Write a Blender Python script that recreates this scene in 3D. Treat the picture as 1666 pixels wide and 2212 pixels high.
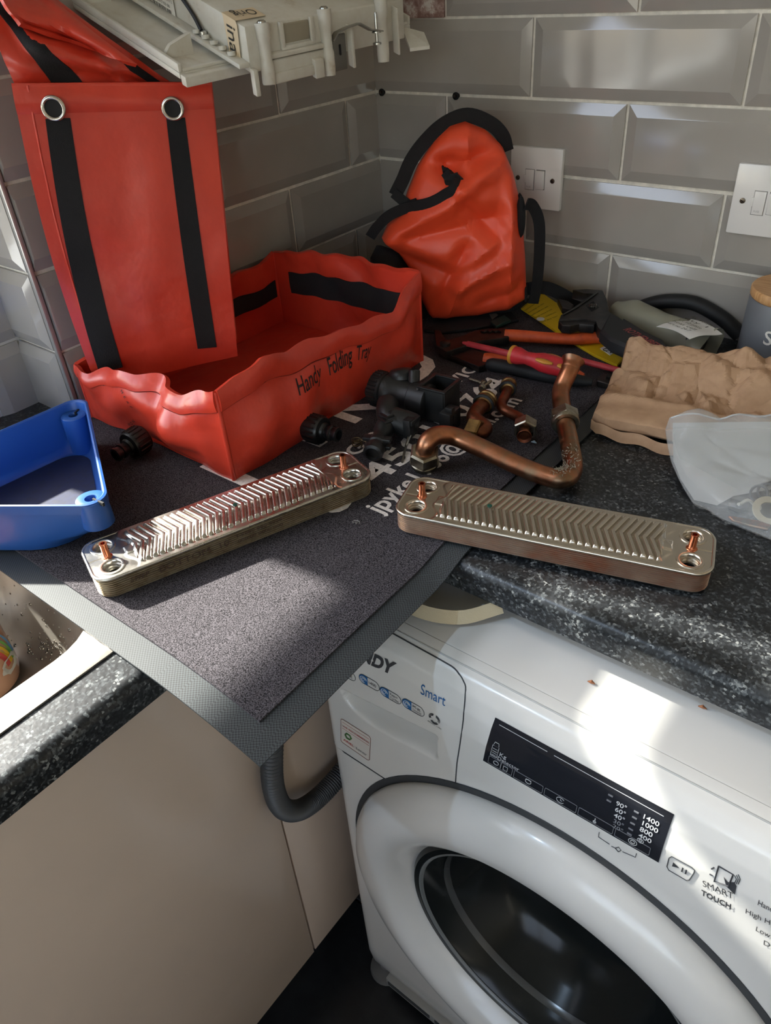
import bpy, bmesh, math, random
from mathutils import Vector, Matrix
random.seed(7)
for _o in list(bpy.data.objects): bpy.data.objects.remove(_o)
SC = bpy.context.scene
COL = SC.collection
W = 0.91                     # worktop height

# ------------------------------------------------------------------ camera
CAM_POS = Vector((0.9195, -1.1237, 1.3927))
CAM_R = (Vector((0.785, 0.617, -0.062)), Vector((0.326, -0.496, -0.805)), Vector((-0.527, 0.611, -0.591)))
FPX = 1633.0                 # focal length in pixels of a 1666x2212 frame
cd = bpy.data.cameras.new('camera'); cam = bpy.data.objects.new('camera', cd); COL.objects.link(cam)
_f = CAM_R[2].normalized(); _r = (CAM_R[0] - _f*CAM_R[0].dot(_f)).normalized(); _d = _f.cross(_r)
cam.matrix_world = Matrix(((_r.x, -_d.x, -_f.x, CAM_POS.x), (_r.y, -_d.y, -_f.y, CAM_POS.y), (_r.z, -_d.z, -_f.z, CAM_POS.z), (0, 0, 0, 1)))
cd.sensor_fit = 'VERTICAL'; cd.sensor_height = 36; cd.lens = 36*FPX/2212
cd.clip_start = 0.02
SC.camera = cam

def at(px, py, z=None, x=None, y=None):
    """world point seen at a photograph pixel on the plane z=, x= or y="""
    d = _r*((px-833)/FPX) + _d*((py-1106)/FPX) + _f
    if z is not None: t = (z-CAM_POS.z)/d.z
    elif x is not None: t = (x-CAM_POS.x)/d.x
    else: t = (y-CAM_POS.y)/d.y
    return CAM_POS + d*t

# ------------------------------------------------------------------ sky, sun, lamps, exposure
wd = bpy.data.worlds.new('world'); SC.world = wd; wd.use_nodes = True
nt = wd.node_tree; bg = nt.nodes['Background']
sky = nt.nodes.new('ShaderNodeTexSky'); sky.sky_type = 'NISHITA'; sky.sun_disc = False
sky.sun_elevation = math.radians(34); sky.sun_rotation = math.radians(260); sky.air_density = 1.0; sky.dust_density = 1.5
hz = nt.nodes.new('ShaderNodeMix'); hz.data_type = 'RGBA'; hz.inputs[0].default_value = .68; hz.inputs[7].default_value = (1.0, .90, .79, 1)   # hazy white sky
nt.links.new(sky.outputs[0], hz.inputs[6]); nt.links.new(hz.outputs[2], bg.inputs[0]); bg.inputs[1].default_value = 1.6
sl = bpy.data.lights.new('sun', 'SUN'); sl.energy = 17.0; sl.angle = math.radians(1.5); sl.color = (1, .95, .86)
so = bpy.data.objects.new('sun', sl); COL.objects.link(so)
SUN = Vector((1, .155, -.675)).normalized()
so.rotation_euler = SUN.to_track_quat('-Z', 'Y').to_euler()
def portal(name, loc, rot, sx, sy):
    l = bpy.data.lights.new(name, 'AREA'); l.shape = 'RECTANGLE'; l.size = sx; l.size_y = sy
    l.cycles.is_portal = True
    o = bpy.data.objects.new(name, l); COL.objects.link(o); o.location = loc; o.rotation_euler = rot
portal('window_portal', (-.20, -1.4, 1.55), (0, -math.pi/2, 0), 1.0, 1.3)
portal('back_window_portal', (1.7, -3.19, 1.55), (math.pi/2, 0, 0), 1.9, 1.2)
spl = bpy.data.lights.new('ceiling_spot', 'SPOT'); spl.energy = 14; spl.color = (.55, .75, 1.0); spl.shadow_soft_size = .016; spl.spot_size = math.radians(36); spl.spot_blend = .5
spo = bpy.data.objects.new('ceiling_spot', spl); COL.objects.link(spo); spo.location = (.16, -1.66, 2.30)
spo.rotation_euler = (Vector((1.06, -.80, .60))-spo.location).to_track_quat('-Z', 'Y').to_euler()
vs = SC.view_settings; vs.view_transform = 'Standard'; vs.look = 'None'; vs.exposure = 0.9; vs.gamma = 1
vs.use_curve_mapping = False
SC.display_settings.display_device = 'sRGB'
SC.cycles.use_denoising = True
SC.cycles.max_bounces = 8; SC.cycles.diffuse_bounces = 4; SC.cycles.glossy_bounces = 4; SC.cycles.transmission_bounces = 8; SC.cycles.transparent_max_bounces = 8
SC.cycles.caustics_reflective = False; SC.cycles.caustics_refractive = False
SC.cycles.sample_clamp_indirect = 6

# ------------------------------------------------------------------ materials
def s2l(c):
    return tuple((v/12.92 if v <= .04045 else ((v+.055)/1.055)**2.4) for v in (x/255 for x in c))
class NM:
    """small node material builder"""
    def __init__(s, name, rgb, rough=.5, metal=0, coat=0, spec=None, trans=0, alpha=1, ior=None):
        s.m = bpy.data.materials.new(name); s.m.use_nodes = True
        s.t = s.m.node_tree; s.b = s.t.nodes['Principled BSDF']
        s.col = s2l(rgb) + (1,)
        i = s.b.inputs
        i['Base Color'].default_value = s.col; i['Roughness'].default_value = rough; i['Metallic'].default_value = metal
        i['Coat Weight'].default_value = coat; i['Coat Roughness'].default_value = .08
        if spec is not None: i['Specular IOR Level'].default_value = spec
        if trans: i['Transmission Weight'].default_value = trans
        if ior: i['IOR'].default_value = ior
        if alpha < 1: i['Alpha'].default_value = alpha
    def n(s, typ, **kw):
        nd = s.t.nodes.new(typ)
        for k, v in kw.items(): setattr(nd, k, v)
        return nd
    def coord(s, scale=(1, 1, 1), rot=(0, 0, 0)):
        c = s.n('ShaderNodeTexCoord'); m = s.n('ShaderNodeMapping'); m.inputs['Scale'].default_value = scale; m.inputs['Rotation'].default_value = rot
        s.t.links.new(c.outputs['Object'], m.inputs[0]); return m.outputs[0]
    def noise(s, scale, detail=4, rough=.6, co=None):
        n = s.n('ShaderNodeTexNoise'); n.inputs['Scale'].default_value = scale; n.inputs['Detail'].default_value = detail; n.inputs['Roughness'].default_value = rough
        s.t.links.new(co if co is not None else s.coord(), n.inputs['Vector']); return n.outputs['Fac']
    def voro(s, scale, co=None, out='Distance', feature='F1'):
        n = s.n('ShaderNodeTexVoronoi'); n.feature = feature; n.inputs['Scale'].default_value = scale
        s.t.links.new(co if co is not None else s.coord(), n.inputs['Vector']); return n.outputs[out]
    def ramp(s, fac, stops):
        r = s.n('ShaderNodeValToRGB'); e = r.color_ramp.elements
        while len(e) < len(stops): e.new(.5)
        for k, (p, c) in enumerate(stops):
            e[k].position = p; e[k].color = (s2l(c) + (1,)) if len(c) == 3 else c
        s.t.links.new(fac, r.inputs[0]); return r.outputs[0]
    def mix(s, fac, a, b):
        m = s.n('ShaderNodeMix'); m.data_type = 'RGBA'
        for sock, v in ((m.inputs[0], fac), (m.inputs[6], a), (m.inputs[7], b)):
            if isinstance(v, (tuple, float, int)):
                sock.default_value = v if not isinstance(v, tuple) else ((s2l(v) + (1,)) if len(v) == 3 else v)
            else: s.t.links.new(v, sock)
        return m.outputs[2]
    def color(s, out): s.t.links.new(out, s.b.inputs['Base Color']); return s
    def rough(s, out): s.t.links.new(out, s.b.inputs['Roughness']); return s
    def bump(s, h, strength=.3, dist=.001):
        b = s.n('ShaderNodeBump'); b.inputs['Strength'].default_value = strength; b.inputs['Distance'].default_value = dist
        s.t.links.new(h, b.inputs['Height']); s.t.links.new(b.outputs[0], s.b.inputs['Normal']); return s
def M(name, rgb, rough=.5, metal=0, var=0, vscale=40, bump=0, bscale=200, bdist=.0006, **kw):
    n = NM(name, rgb, rough, metal, **kw)
    if var:
        f = n.noise(vscale)
        lo = tuple(max(0, c*(1-var)) for c in rgb); hi = tuple(min(255, c*(1+var)) for c in rgb)
        n.color(n.ramp(f, [(.3, lo), (.7, hi)]))
    if bump: n.bump(n.noise(bscale, 3), bump, bdist)
    return n.m

def clear_pane(name):
    m = bpy.data.materials.new(name); m.use_nodes = True; t = m.node_tree; t.nodes.remove(t.nodes['Principled BSDF'])
    tr = t.nodes.new('ShaderNodeBsdfTransparent'); tr.inputs[0].default_value = (.975, .985, .98, 1); gl = t.nodes.new('ShaderNodeBsdfGlossy'); gl.inputs['Roughness'].default_value = .02
    mx = t.nodes.new('ShaderNodeMixShader'); mx.inputs[0].default_value = .05
    t.links.new(tr.outputs[0], mx.inputs[1]); t.links.new(gl.outputs[0], mx.inputs[2]); t.links.new(mx.outputs[0], t.nodes['Material Output'].inputs[0]); return m
# ------------------------------------------------------------------ mesh helpers
class MB:
    """collects vertices and faces in world space"""
    def __init__(s): s.v = []; s.f = []
    def add(s, vs, fs):
        o = len(s.v); s.v += [Vector(p) for p in vs]; s.f += [tuple(i+o for i in f) for f in fs]; return s
    def box(s, c, size, rot=None, bev=0, seg=2):
        bm = bmesh.new(); bmesh.ops.create_cube(bm, size=1)
        for v in bm.verts: v.co = Vector((v.co.x*size[0], v.co.y*size[1], v.co.z*size[2]))
        if bev: bmesh.ops.bevel(bm, geom=bm.edges[:], offset=bev, segments=seg, profile=.5, affect='EDGES')
        R = rot if rot is not None else Matrix.Identity(3)
        bm.verts.index_update()
        s.add([R @ v.co + Vector(c) for v in bm.verts], [[v.index for v in f.verts] for f in bm.faces]); bm.free(); return s
    def span(s, a, b, bev=0, seg=2):
        a = Vector(a); b = Vector(b)
        return s.box((a+b)/2, [abs(b[i]-a[i]) for i in range(3)], bev=bev, seg=seg)
    def tube(s, path, r, n=12, caps=True, closed=False, flat=None, up=None):
        """sweep; r a number or list; flat=(a,b) gives an elliptic/strap section"""
        P = [Vector(p) for p in path]; m = len(P); rr = r if isinstance(r, (list, tuple)) else [r]*m
        T = []
        for i in range(m):
            a = P[(i-1) % m] if (closed or i > 0) else P[i]; b = P[(i+1) % m] if (closed or i < m-1) else P[i]
            T.append((b-a).normalized())
        u = Vector(up) if up is not None else (Vector((0, 0, 1)) if abs(T[0].z) < .9 else Vector((1, 0, 0)))
        u = (u - T[0]*u.dot(T[0])).normalized(); o = len(s.v); rings = []
        for i in range(m):
            u = (u - T[i]*u.dot(T[i])).normalized(); w = T[i].cross(u)
            fa, fb = flat if flat else (1, 1)
            for k in range(n):
                a = 2*math.pi*k/n
                s.v.append(P[i] + u*(math.cos(a)*rr[i]*fa) + w*(math.sin(a)*rr[i]*fb))
        for i in range(m if closed else m-1):
            j = (i+1) % m
            for k in range(n):
                l = (k+1) % n
                s.f.append((o+i*n+k, o+i*n+l, o+j*n+l, o+j*n+k))
        if caps and not closed:
            s.f.append(tuple(o+k for k in range(n))[::-1]); s.f.append(tuple(o+(m-1)*n+k for k in range(n)))
        return s
    def strap(s, path, side, w, t):
        """a flat band: side = vector (or list) across the band"""
        P = [Vector(p) for p in path]; m = len(P); o = len(s.v)
        for i in range(m):
            T = (P[min(i+1, m-1)]-P[max(i-1, 0)]).normalized(); sd = Vector(side[i] if isinstance(side, list) else side)
            sd = (sd - T*sd.dot(T)).normalized(); nn = T.cross(sd)
            ww = w[i] if isinstance(w, list) else w
            for a, b in ((-1, -1), (1, -1), (1, 1), (-1, 1)): s.v.append(P[i] + sd*(a*ww/2) + nn*(b*t/2))
        for i in range(m-1):
            for k in range(4):
                l = (k+1) % 4; s.f.append((o+i*4+k, o+i*4+l, o+i*4+4+l, o+i*4+4+k))
        s.f.append((o+3, o+2, o+1, o)); e = o+(m-1)*4; s.f.append((e, e+1, e+2, e+3)); return s
    def lathe(s, prof, c, axis=(0, 0, 1), n=32, ref=None, caps=True, scale=None):
        """prof: list of (radius, height along axis)"""
        A = Vector(axis).normalized(); u = Vector(ref) if ref else (Vector((1, 0, 0)) if abs(A.x) < .9 else Vector((0, 1, 0)))
        u = (u - A*u.dot(A)).normalized(); w = A.cross(u); o = len(s.v); m = len(prof); c = Vector(c)
        for (r, h) in prof:
            for k in range(n):
                a = 2*math.pi*k/n; s.v.append(c + A*h + u*(math.cos(a)*r) + w*(math.sin(a)*r))
        for i in range(m-1):
            for k in range(n):
                l = (k+1) % n; s.f.append((o+i*n+k, o+i*n+l, o+(i+1)*n+l, o+(i+1)*n+k))
        if caps:
            if prof[0][0] > 1e-5: s.f.append(tuple(o+k for k in range(n))[::-1])
            if prof[-1][0] > 1e-5: s.f.append(tuple(o+(m-1)*n+k for k in range(n)))
        return s
    def prism(s, poly, fn, h0, h1, inset=0):
        """poly: 2D outline; fn(u,v,h) -> point; top edge chamfered by inset"""
        n = len(poly); o = len(s.v)
        cx = sum(p[0] for p in poly)/n; cy = sum(p[1] for p in poly)/n
        def shr(p, d):
            v = Vector((p[0]-cx, p[1]-cy)); L = v.length or 1
            return (p[0]-v.x/L*d, p[1]-v.y/L*d)
        levels = [(h0, 0), (h1, 0)] if not inset else [(h0, inset), (h0+(inset if h1 > h0 else -inset), 0), (h1-(inset if h1 > h0 else -inset), 0), (h1, inset)]
        for h, d in levels:
            for p in poly:
                q = shr(p, d); s.v.append(Vector(fn(q[0], q[1], h)))
        for i in range(len(levels)-1):
            for k in range(n):
                l = (k+1) % n; s.f.append((o+i*n+k, o+i*n+l, o+(i+1)*n+l, o+(i+1)*n+k))
        s.f.append(tuple(o+k for k in range(n))[::-1]); e = o+(len(levels)-1)*n; s.f.append(tuple(e+k for k in range(n))); return s
    def grid(s, fn, nu, nv, closed_u=False, skip=None):
        o = len(s.v)
        for j in range(nv+1):
            for i in range(nu+(0 if closed_u else 1)): s.v.append(Vector(fn(i/nu, j/nv)))
        m = nu if closed_u else nu+1
        for j in range(nv):
            for i in range(nu):
                a = i; b = (i+1) % m if closed_u else i+1
                if skip and skip((i+.5)/nu, (j+.5)/nv): continue
                s.f.append((o+j*m+a, o+j*m+b, o+(j+1)*m+b, o+(j+1)*m+a))
        return s
    def sheet(s, fn, nu, nv, t):
        """closed thin sheet: fn(u,v) -> point, thickened t along the normal"""
        P = [[Vector(fn(i/nu, j/nv)) for i in range(nu+1)] for j in range(nv+1)]
        o = len(s.v); m = nu+1; N = m*(nv+1)
        top = []; bot = []
        for j in range(nv+1):
            for i in range(m):
                du = P[j][min(i+1, nu)]-P[j][max(i-1, 0)]; dv = P[min(j+1, nv)][i]-P[max(j-1, 0)][i]
                nn = du.cross(dv); nn = nn.normalized() if nn.length > 1e-12 else Vector((0, 0, 1))
                top.append(P[j][i]+nn*t/2); bot.append(P[j][i]-nn*t/2)
        s.v += top+bot
        for j in range(nv):
            for i in range(nu):
                a, b, c, d = j*m+i, j*m+i+1, (j+1)*m+i+1, (j+1)*m+i
                s.f.append((o+a, o+b, o+c, o+d)); s.f.append((o+N+d, o+N+c, o+N+b, o+N+a))
        ring = [i for i in range(m)] + [j*m+nu for j in range(1, nv+1)] + [nv*m+i for i in range(nu-1, -1, -1)] + [j*m for j in range(nv-1, 0, -1)]
        for k in range(len(ring)):
            a = ring[k]; b = ring[(k+1) % len(ring)]; s.f.append((o+b, o+a, o+N+a, o+N+b))
        return s

def mk_mesh(name, mb, mat, smooth=35, org=None, fix=True):
    me = bpy.data.meshes.new(name); o = Vector(org) if org is not None else Vector((0, 0, 0))
    me.from_pydata([tuple(v-o) for v in mb.v], [], mb.f)
    if fix:
        bm = bmesh.new(); bm.from_mesh(me); bmesh.ops.recalc_face_normals(bm, faces=bm.faces[:]); bm.to_mesh(me); bm.free()
    if mat: me.materials.append(mat)
    if smooth:
        me.polygons.foreach_set('use_smooth', [True]*len(me.polygons)); me.set_sharp_from_angle(angle=math.radians(smooth))
    return me
def put(name, me, parent=None, loc=None):
    o = bpy.data.objects.new(name, me); COL.objects.link(o)
    if parent is not None: o.parent = parent
    if loc is not None: o.location = loc
    return o
def worg(p):
    q = Vector((0, 0, 0))
    while p is not None: q += p.location; p = p.parent
    return q
def tag(o, label, cat, group=None):
    o['label'] = label; o['category'] = cat
    if group: o['group'] = group
    return o
def thing(name, loc, label, cat, group=None):
    o = bpy.data.objects.new(name, None); COL.objects.link(o); o.location = loc; o.empty_display_size = .02
    return tag(o, label, cat, group)
def part(name, mb, mat, parent, smooth=35, label=None, fix=True):
    o = put(name, mk_mesh(name, mb, mat, smooth, worg(parent), fix), parent)
    if label: o['label'] = label
    return o
def solo(name, mb, mat, loc, label, cat, smooth=35, group=None, fix=True):
    o = put(name, mk_mesh(name, mb, mat, smooth, loc, fix), None, loc); return tag(o, label, cat, group)
def struct(name, mb, mat, smooth=35, loc=(0, 0, 0)):
    o = put(name, mk_mesh(name, mb, mat, smooth, loc), None, loc); o['kind'] = 'structure'; return o
def text_mesh(body, size, bold=0, shear=0, align='LEFT', space=1.0):
    c = bpy.data.curves.new('lettering', 'FONT'); c.body = body; c.size = size; c.offset = bold*size; c.shear = shear
    c.align_x = align; c.space_character = space; c.resolution_u = 3
    o = bpy.data.objects.new('lettering', c); me = bpy.data.meshes.new_from_object(o)
    vs = [v.co.copy() for v in me.vertices]; fs = [tuple(p.vertices) for p in me.polygons]
    bpy.data.objects.remove(o); bpy.data.curves.remove(c); bpy.data.meshes.remove(me)
    return vs, fs
def lettering(body, size, fn, mat, parent, bold=0, shear=0, align='LEFT', width=None, space=1.0, sub=False, name='lettering'):
    """fn(u,v) -> point on the printed surface; width fits the line to a length"""
    vs, fs = text_mesh(body, size, bold, shear, align, space)
    if width and vs:
        x0 = min(v.x for v in vs); x1 = max(v.x for v in vs); k = width/(x1-x0)
        for v in vs: v.x = (v.x-x0)*k
    mb = MB(); mb.add([fn(v.x, v.y) for v in vs], fs)
    return part(name, mb, mat, parent, smooth=0, fix=False)
def frame2d(o, u, v, n=None, off=.0004):
    o = Vector(o); u = Vector(u).normalized(); v = Vector(v); v = (v-u*v.dot(u)).normalized(); nn = u.cross(v)*off
    return lambda a, b: o + u*a + v*b + nn
def catmull(P, k=8, closed=False):
    P = [Vector(p) for p in P]; n = len(P); out = []
    for i in range(n if closed else n-1):
        a = P[(i-1) % n] if closed or i > 0 else P[i]*2-P[i+1]; b = P[i]; c = P[(i+1) % n]; d = P[(i+2) % n] if closed or i < n-2 else c*2-b
        for j in range(k):
            t = j/k
            out.append(.5*((2*b) + (c-a)*t + (2*a-5*b+4*c-d)*t*t + (3*b-a-3*c+d)*t**3))
    if not closed: out.append(P[-1])
    return out
def hexa(r, c, axis, h0, h1, ref=None, cham=.12):
    """hexagon nut body with chamfered ends"""
    mb = MB(); d = r*cham
    return mb.lathe([(r*.86, h0), (r, h0+d), (r, h1-d), (r*.86, h1)], c, axis, 6, ref)
def lerp(a, b, t): return a+(b-a)*t
def sm(a, b, x):
    t = min(1, max(0, (x-a)/(b-a))); return t*t*(3-2*t)
def pl(tab, x):
    """piecewise linear table lookup; tab sorted by key"""
    if x <= tab[0][0]: return tab[0][1]
    for (a, ya), (b, yb) in zip(tab, tab[1:]):
        if x <= b: return ya+(yb-ya)*(x-a)/(b-a)
    return tab[-1][1]
def n2(x, y, s=1.0):
    from mathutils import noise
    return noise.noise(Vector((x*s, y*s, 3.7)))
# ------------------------------------------------------------------ room shell
m_wall = M('painted_wall', (206, 200, 190), .8, bump=.15, bscale=120)
m_grout = M('grout', (226, 218, 205), .85, var=.08, vscale=60, bump=.4, bscale=900)
_t = NM('grey_glazed_tile', (160, 154, 148), .10, coat=.5)
_t.color(_t.ramp(_t.noise(7, 3), [(.3, (155, 149, 142)), (.7, (166, 160, 153))]))
_t.bump(_t.noise(26, 2, .4), .05, .002)
m_tile = _t.m
m_ceil = M('ceiling_paint', (225, 222, 216), .9)
_f2 = NM('black_floor_tile', (30, 32, 34), .32)
_f2.color(_f2.ramp(_f2.noise(18, 6, .7), [(.35, (22, 24, 26)), (.75, (40, 42, 44))]))
_f2.bump(_f2.noise(60, 5), .25, .0015); m_floor = _f2.m
m_white_metal = M('white_trim_metal', (190, 188, 182), .3, metal=.6)
m_upvc = M('white_upvc', (235, 236, 234), .3)

struct('floor', MB().span((-.3, -3.3, -.06), (3.2, .12, -.006)), M('floor_grout', (60, 60, 60), .9))
fl = bpy.data.objects['floor']
def slab_tile(name, w, h, t, bev, mat):
    return mk_mesh(name, MB().box((0, 0, -t/2), (w, h, t), bev=bev, seg=1), mat, 30)
me_ft = slab_tile('floor_tile', .597, .297, .012, .0015, m_floor)
for i in range(4):
    for j in range(8):
        put('floor_tile', me_ft, fl, (.32+.60*i-.02*0, -.255-.30*j+.045, .006-.006))
struct('ceiling', MB().span((-.3, -3.3, 2.42), (3.2, .12, 2.5)), m_ceil)
wr = struct('wall_right', MB().span((-.2, .0005, 0), (3.2, .12, 2.42)), m_grout)
wl = struct('wall_left', MB().span((-.12, -.681, 0), (-.0005, .0, 2.42)), m_grout)
# window recess: back wall under, beside and above the window, one wall piece each
WX = -.10
wb = struct('wall_recess', MB().span((WX-.10, -2.3, 0), (WX-.0005, -.745, .985))
            .span((WX-.10, -3.3, 0), (WX-.0005, -2.3, 2.42)).span((WX-.10, -2.3, 2.14), (WX-.0005, -.6815, 2.42))
            .span((WX-.10, -.745, 0), (WX-.0005, -.6815, 2.14)), m_wall)
struct('wall_far', MB().span((3.1, -3.3, 0), (3.2, .12, 2.42)), m_wall)
struct('wall_back', MB().span((-.2, -3.3, 0), (.75, -3.2, 2.42)).span((2.65, -3.3, 0), (3.2, -3.2, 2.42)).span((.75, -3.3, 2.15), (2.65, -3.2, 2.42)).span((.75, -3.3, 0), (2.65, -3.2, .95)), m_wall)

def tile_mesh(w, h, bl=1, br=1, bt=1, bb=1):
    """bevelled metro tile: width along x, height along z, face towards -y"""
    B = .0135; e = .0023; T = .0075; r = .0006
    x0, x1, z0, z1 = -w/2+e, w/2-e, -h/2+e, h/2-e
    ix0, ix1 = x0+(B if bl else r), x1-(B if br else r); iz0, iz1 = z0+(B if bt*0+bb else r), z1-(B if bt else r)
    k = .0014
    mb = MB()
    def ring(a, b, c, d, y): return [(a, y, c), (b, y, c), (b, y, d), (a, y, d)]
    vs = ring(x0, x1, z0, z1, 0) + ring(x0, x1, z0, z1, -.0022) + ring(ix0, ix1, iz0, iz1, -T+.0004) + ring(ix0+k, ix1-k, iz0+k, iz1-k, -T)
    fs = []
    for L in range(3):
        for k2 in range(4):
            l = (k2+1) % 4; fs.append((L*4+k2, L*4+l, L*4+4+l, L*4+4+k2))
    fs.append((12, 13, 14, 15)); mb.add(vs, fs)
    return mk_mesh('tile', mb, m_tile, 12)
TP, TH = .303, .103
_tm = {}
def tile_at(parent, kind, a0, a1, zc, h=TH, cuts=(1, 1, 1, 1)):
    key = (round(a1-a0, 4), round(h, 4), cuts)
    if key not in _tm: _tm[key] = tile_mesh(a1-a0, h, *cuts)
    o = put('tile', _tm[key], parent)
    c = (a0+a1)/2
    if kind == 'right': o.location = (c, 0, zc)
    elif kind == 'left': o.location = (0, c, zc); o.rotation_euler = (0, 0, math.pi/2)
    elif kind == 'jamb': o.location = (c, -.683, zc)
    else: o.location = (WX, c, zc); o.rotation_euler = (0, 0, math.pi/2)
    return o
ZB = 1.21; S0 = .1467; T0 = .0806
rnd = random.Random(3)
for r in range(-4, 3):
    z1 = ZB-TH*r; z0 = z1-TH
    if r == 2: z0 = W-.004
    zc = (z0+z1)/2; h = z1-z0; even = (r % 2 == 0); cb = 1 if r < 2 else 0
    xs = [S0+TP/2*k for k in (range(0, 9, 2) if even else range(-1, 8, 2))]
    xs = [x for x in xs if x > .03]
    for a, b in zip([0.002]+xs[:-1], xs):
        if r == -2 and a < .01: continue          # tile knocked out above the corner
        tile_at(wr, 'right', a, b, zc+rnd.uniform(-.0006, .0006), h, (1 if a > .01 else 0, 1, 1, cb))
    ys = [-(T0+TP/2*k) for k in (range(0, 5, 2) if even else range(1, 4, 2))]
    if abs(ys[-1]+.683) < .02: ys[-1] = -.681
    else: ys.append(-.681)
    for b, a in zip([-.002]+ys[:-1], ys): tile_at(wl, 'left', a, b, zc+rnd.uniform(-.0006, .0006), h, (1 if a > -.67 else 0, 1 if b < -.01 else 0, 1, cb))
    tile_at(wl, 'jamb', WX+.002, -.004, zc, h, (0, 1, 1, cb))
    tile_at(wb, 'back', -.7445, -.685, zc, h, (1, 0, 1, cb))
    if z0 < .97:
        zt = min(z1, .986)
        for b, a in zip((-.7465, -1.05, -1.353, -1.656), (-1.05, -1.353, -1.656, -1.959)):
            tile_at(wb, 'back', a, b, (z0+zt)/2, zt-z0, (1, 1, 1, cb))
m_plaster = NM('bare_plaster', (150, 120, 112), .9)
m_plaster.color(m_plaster.ramp(m_plaster.noise(60, 5, .7), [(.42, (138, 108, 100)), (.55, (176, 152, 142)), (.62, (205, 198, 190))])); m_plaster.bump(m_plaster.noise(150, 4), .5, .002)
part('plaster_patch', MB().span((.002, -.006, 1.3135), (.1455, 0, 1.341), bev=.001), m_plaster.m, wr)
part('batten', MB().span((.002, -.014, 1.341), (.16, 0, 1.42), bev=.001), m_wall, wr)
struct('trim_1', MB().box((.0012, -.6835, (W+2.42)/2), (.008, .006, 2.42-W), bev=.0015), m_white_metal)
struct('trim_2', MB().span((WX+.0005, -2.3, .985), (WX+.012, -.7465, .991), bev=.001), m_white_metal)   # tiled sill edge

# window over the sink: white frame with a fixed lower light and a fanlight over a transom
FX0, FX1 = WX-.085, WX-.02
w1 = struct('window_1', MB().span((FX0, -2.3, .987), (FX1, -2.24, 2.14), bev=.004)
            .span((FX0, -2.24, .987), (FX1, -.76, 1.018), bev=.004).span((FX0, -2.24, 2.09), (FX1, -.76, 2.14), bev=.004)
            .span((FX0, -.80, .987), (FX1, -.745, 1.455), bev=.004).span((FX0, -.80, 1.66), (FX1, -.745, 2.14), bev=.004), m_upvc)
part('transom', MB().span((FX0+.005, -2.24, 1.388), (FX1-.005, -.76, 1.462), bev=.006), m_upvc, w1)
part('casement_frame', MB().span((FX0+.005, -.852, 1.018), (FX1-.01, -.80, 1.388), bev=.006).span((FX0+.005, -1.55, 1.018), (FX1-.01, -1.48, 1.388), bev=.006), m_upvc, w1)
part('fanlight_frame', MB().span((FX0+.005, -2.24, 1.512), (FX1-.005, -.772, 1.60), bev=.006), m_upvc, w1)
m_glass = clear_pane('window_glass'); GX = (FX0+FX1)/2
part('pane', MB().span((GX-.002, -1.482, 1.012), (GX+.002, -.848, 1.392)), m_glass, w1, 0)
part('pane', MB().span((GX-.002, -2.242, 1.012), (GX+.002, -1.548, 1.392)), m_glass, w1, 0)
part('pane', MB().span((GX-.002, -2.242, 1.458), (GX+.002, -.774, 1.514)), m_glass, w1, 0)
part('pane', MB().span((GX-.002, -2.242, 1.596), (GX+.002, -.798, 2.094)), m_glass, w1, 0)
part('window_sill_board', MB().span((-.30, -2.3, .955), (FX0-.001, -.76, .986)), m_upvc, w1)

# patio opening behind the photographer
w2 = struct('window_2', MB().span((.75, -3.27, .95), (.82, -3.21, 2.15), bev=.005).span((2.58, -3.27, .95), (2.65, -3.21, 2.15), bev=.005)
            .span((.82, -3.27, 2.08), (2.58, -3.21, 2.15), bev=.005).span((1.66, -3.27, 1.01), (1.74, -3.21, 2.08), bev=.005).span((.82, -3.27, .95), (2.58, -3.21, 1.01), bev=.005), m_upvc)
sp_ = thing('ceiling_spotlight', (.16, -1.66, 2.42), 'small white ceiling spotlight behind the camera', 'lamp')
part('base', MB().lathe([(.045, 2.405), (.045, 2.419), (.0, 2.419)], (.16, -1.66, 0), n=24), m_upvc, sp_)
part('shade', MB().lathe([(.030, .012), (.030, .060), (.012, .070), (.010, .10), (0, .10)], (.16, -1.66, 2.305), (-.25, -.27, .6), 24, caps=False), m_upvc, sp_)
part('pane', MB().span((.818, -3.242, 1.008), (1.662, -3.238, 2.082)), m_glass, w2, 0); part('pane', MB().span((1.738, -3.242, 1.008), (2.582, -3.238, 2.082)), m_glass, w2, 0)
# ground outside
struct('ground', MB().span((-12, -14, -.25), (12, 8, -.10)), M('paving', (120, 116, 108), .9, var=.15, vscale=2))

# ------------------------------------------------------------------ worktop
_w = NM('speckled_black_laminate', (40, 42, 44), .34, spec=.45)
f1 = _w.voro(430, out='Color'); sep = _w.n('ShaderNodeSeparateColor'); _w.t.links.new(f1, sep.inputs[0])
big = _w.noise(90, 4, .7)
mul = _w.n('ShaderNodeMath', operation='MULTIPLY'); _w.t.links.new(sep.outputs[0], mul.inputs[0]); _w.t.links.new(big, mul.inputs[1])
_w.color(_w.ramp(mul.outputs[0], [(.12, (24, 26, 28)), (.32, (40, 43, 46)), (.48, (72, 76, 78)), (.64, (136, 139, 137))]))
_w.bump(_w.voro(260), .12, .0006); m_top = _w.m
XL = .462; YR = -.652       # front edges of the left and right run
wt = thing('worktop', (.2, -.3, W), 'dark speckled laminate worktop running round the corner under the tools', 'worktop')
def run_profile(e, t=.038, r=.011):
    """(outward offset, height) of a postformed front edge"""
    return [(e-r+r*math.sin(a), W-r+r*math.cos(a)) for a in [k*math.pi/2/6 for k in range(7)]] + [(e-.001, W-t+.004), (e-.006, W-t)]
mb = MB(); pr = [(.0005, W)] + [(-y, z) for y, z in []]
prof = [(0.0, W)] + [(p[0], p[1]) for p in run_profile(-YR)] + [(0, W-.038)]
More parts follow.
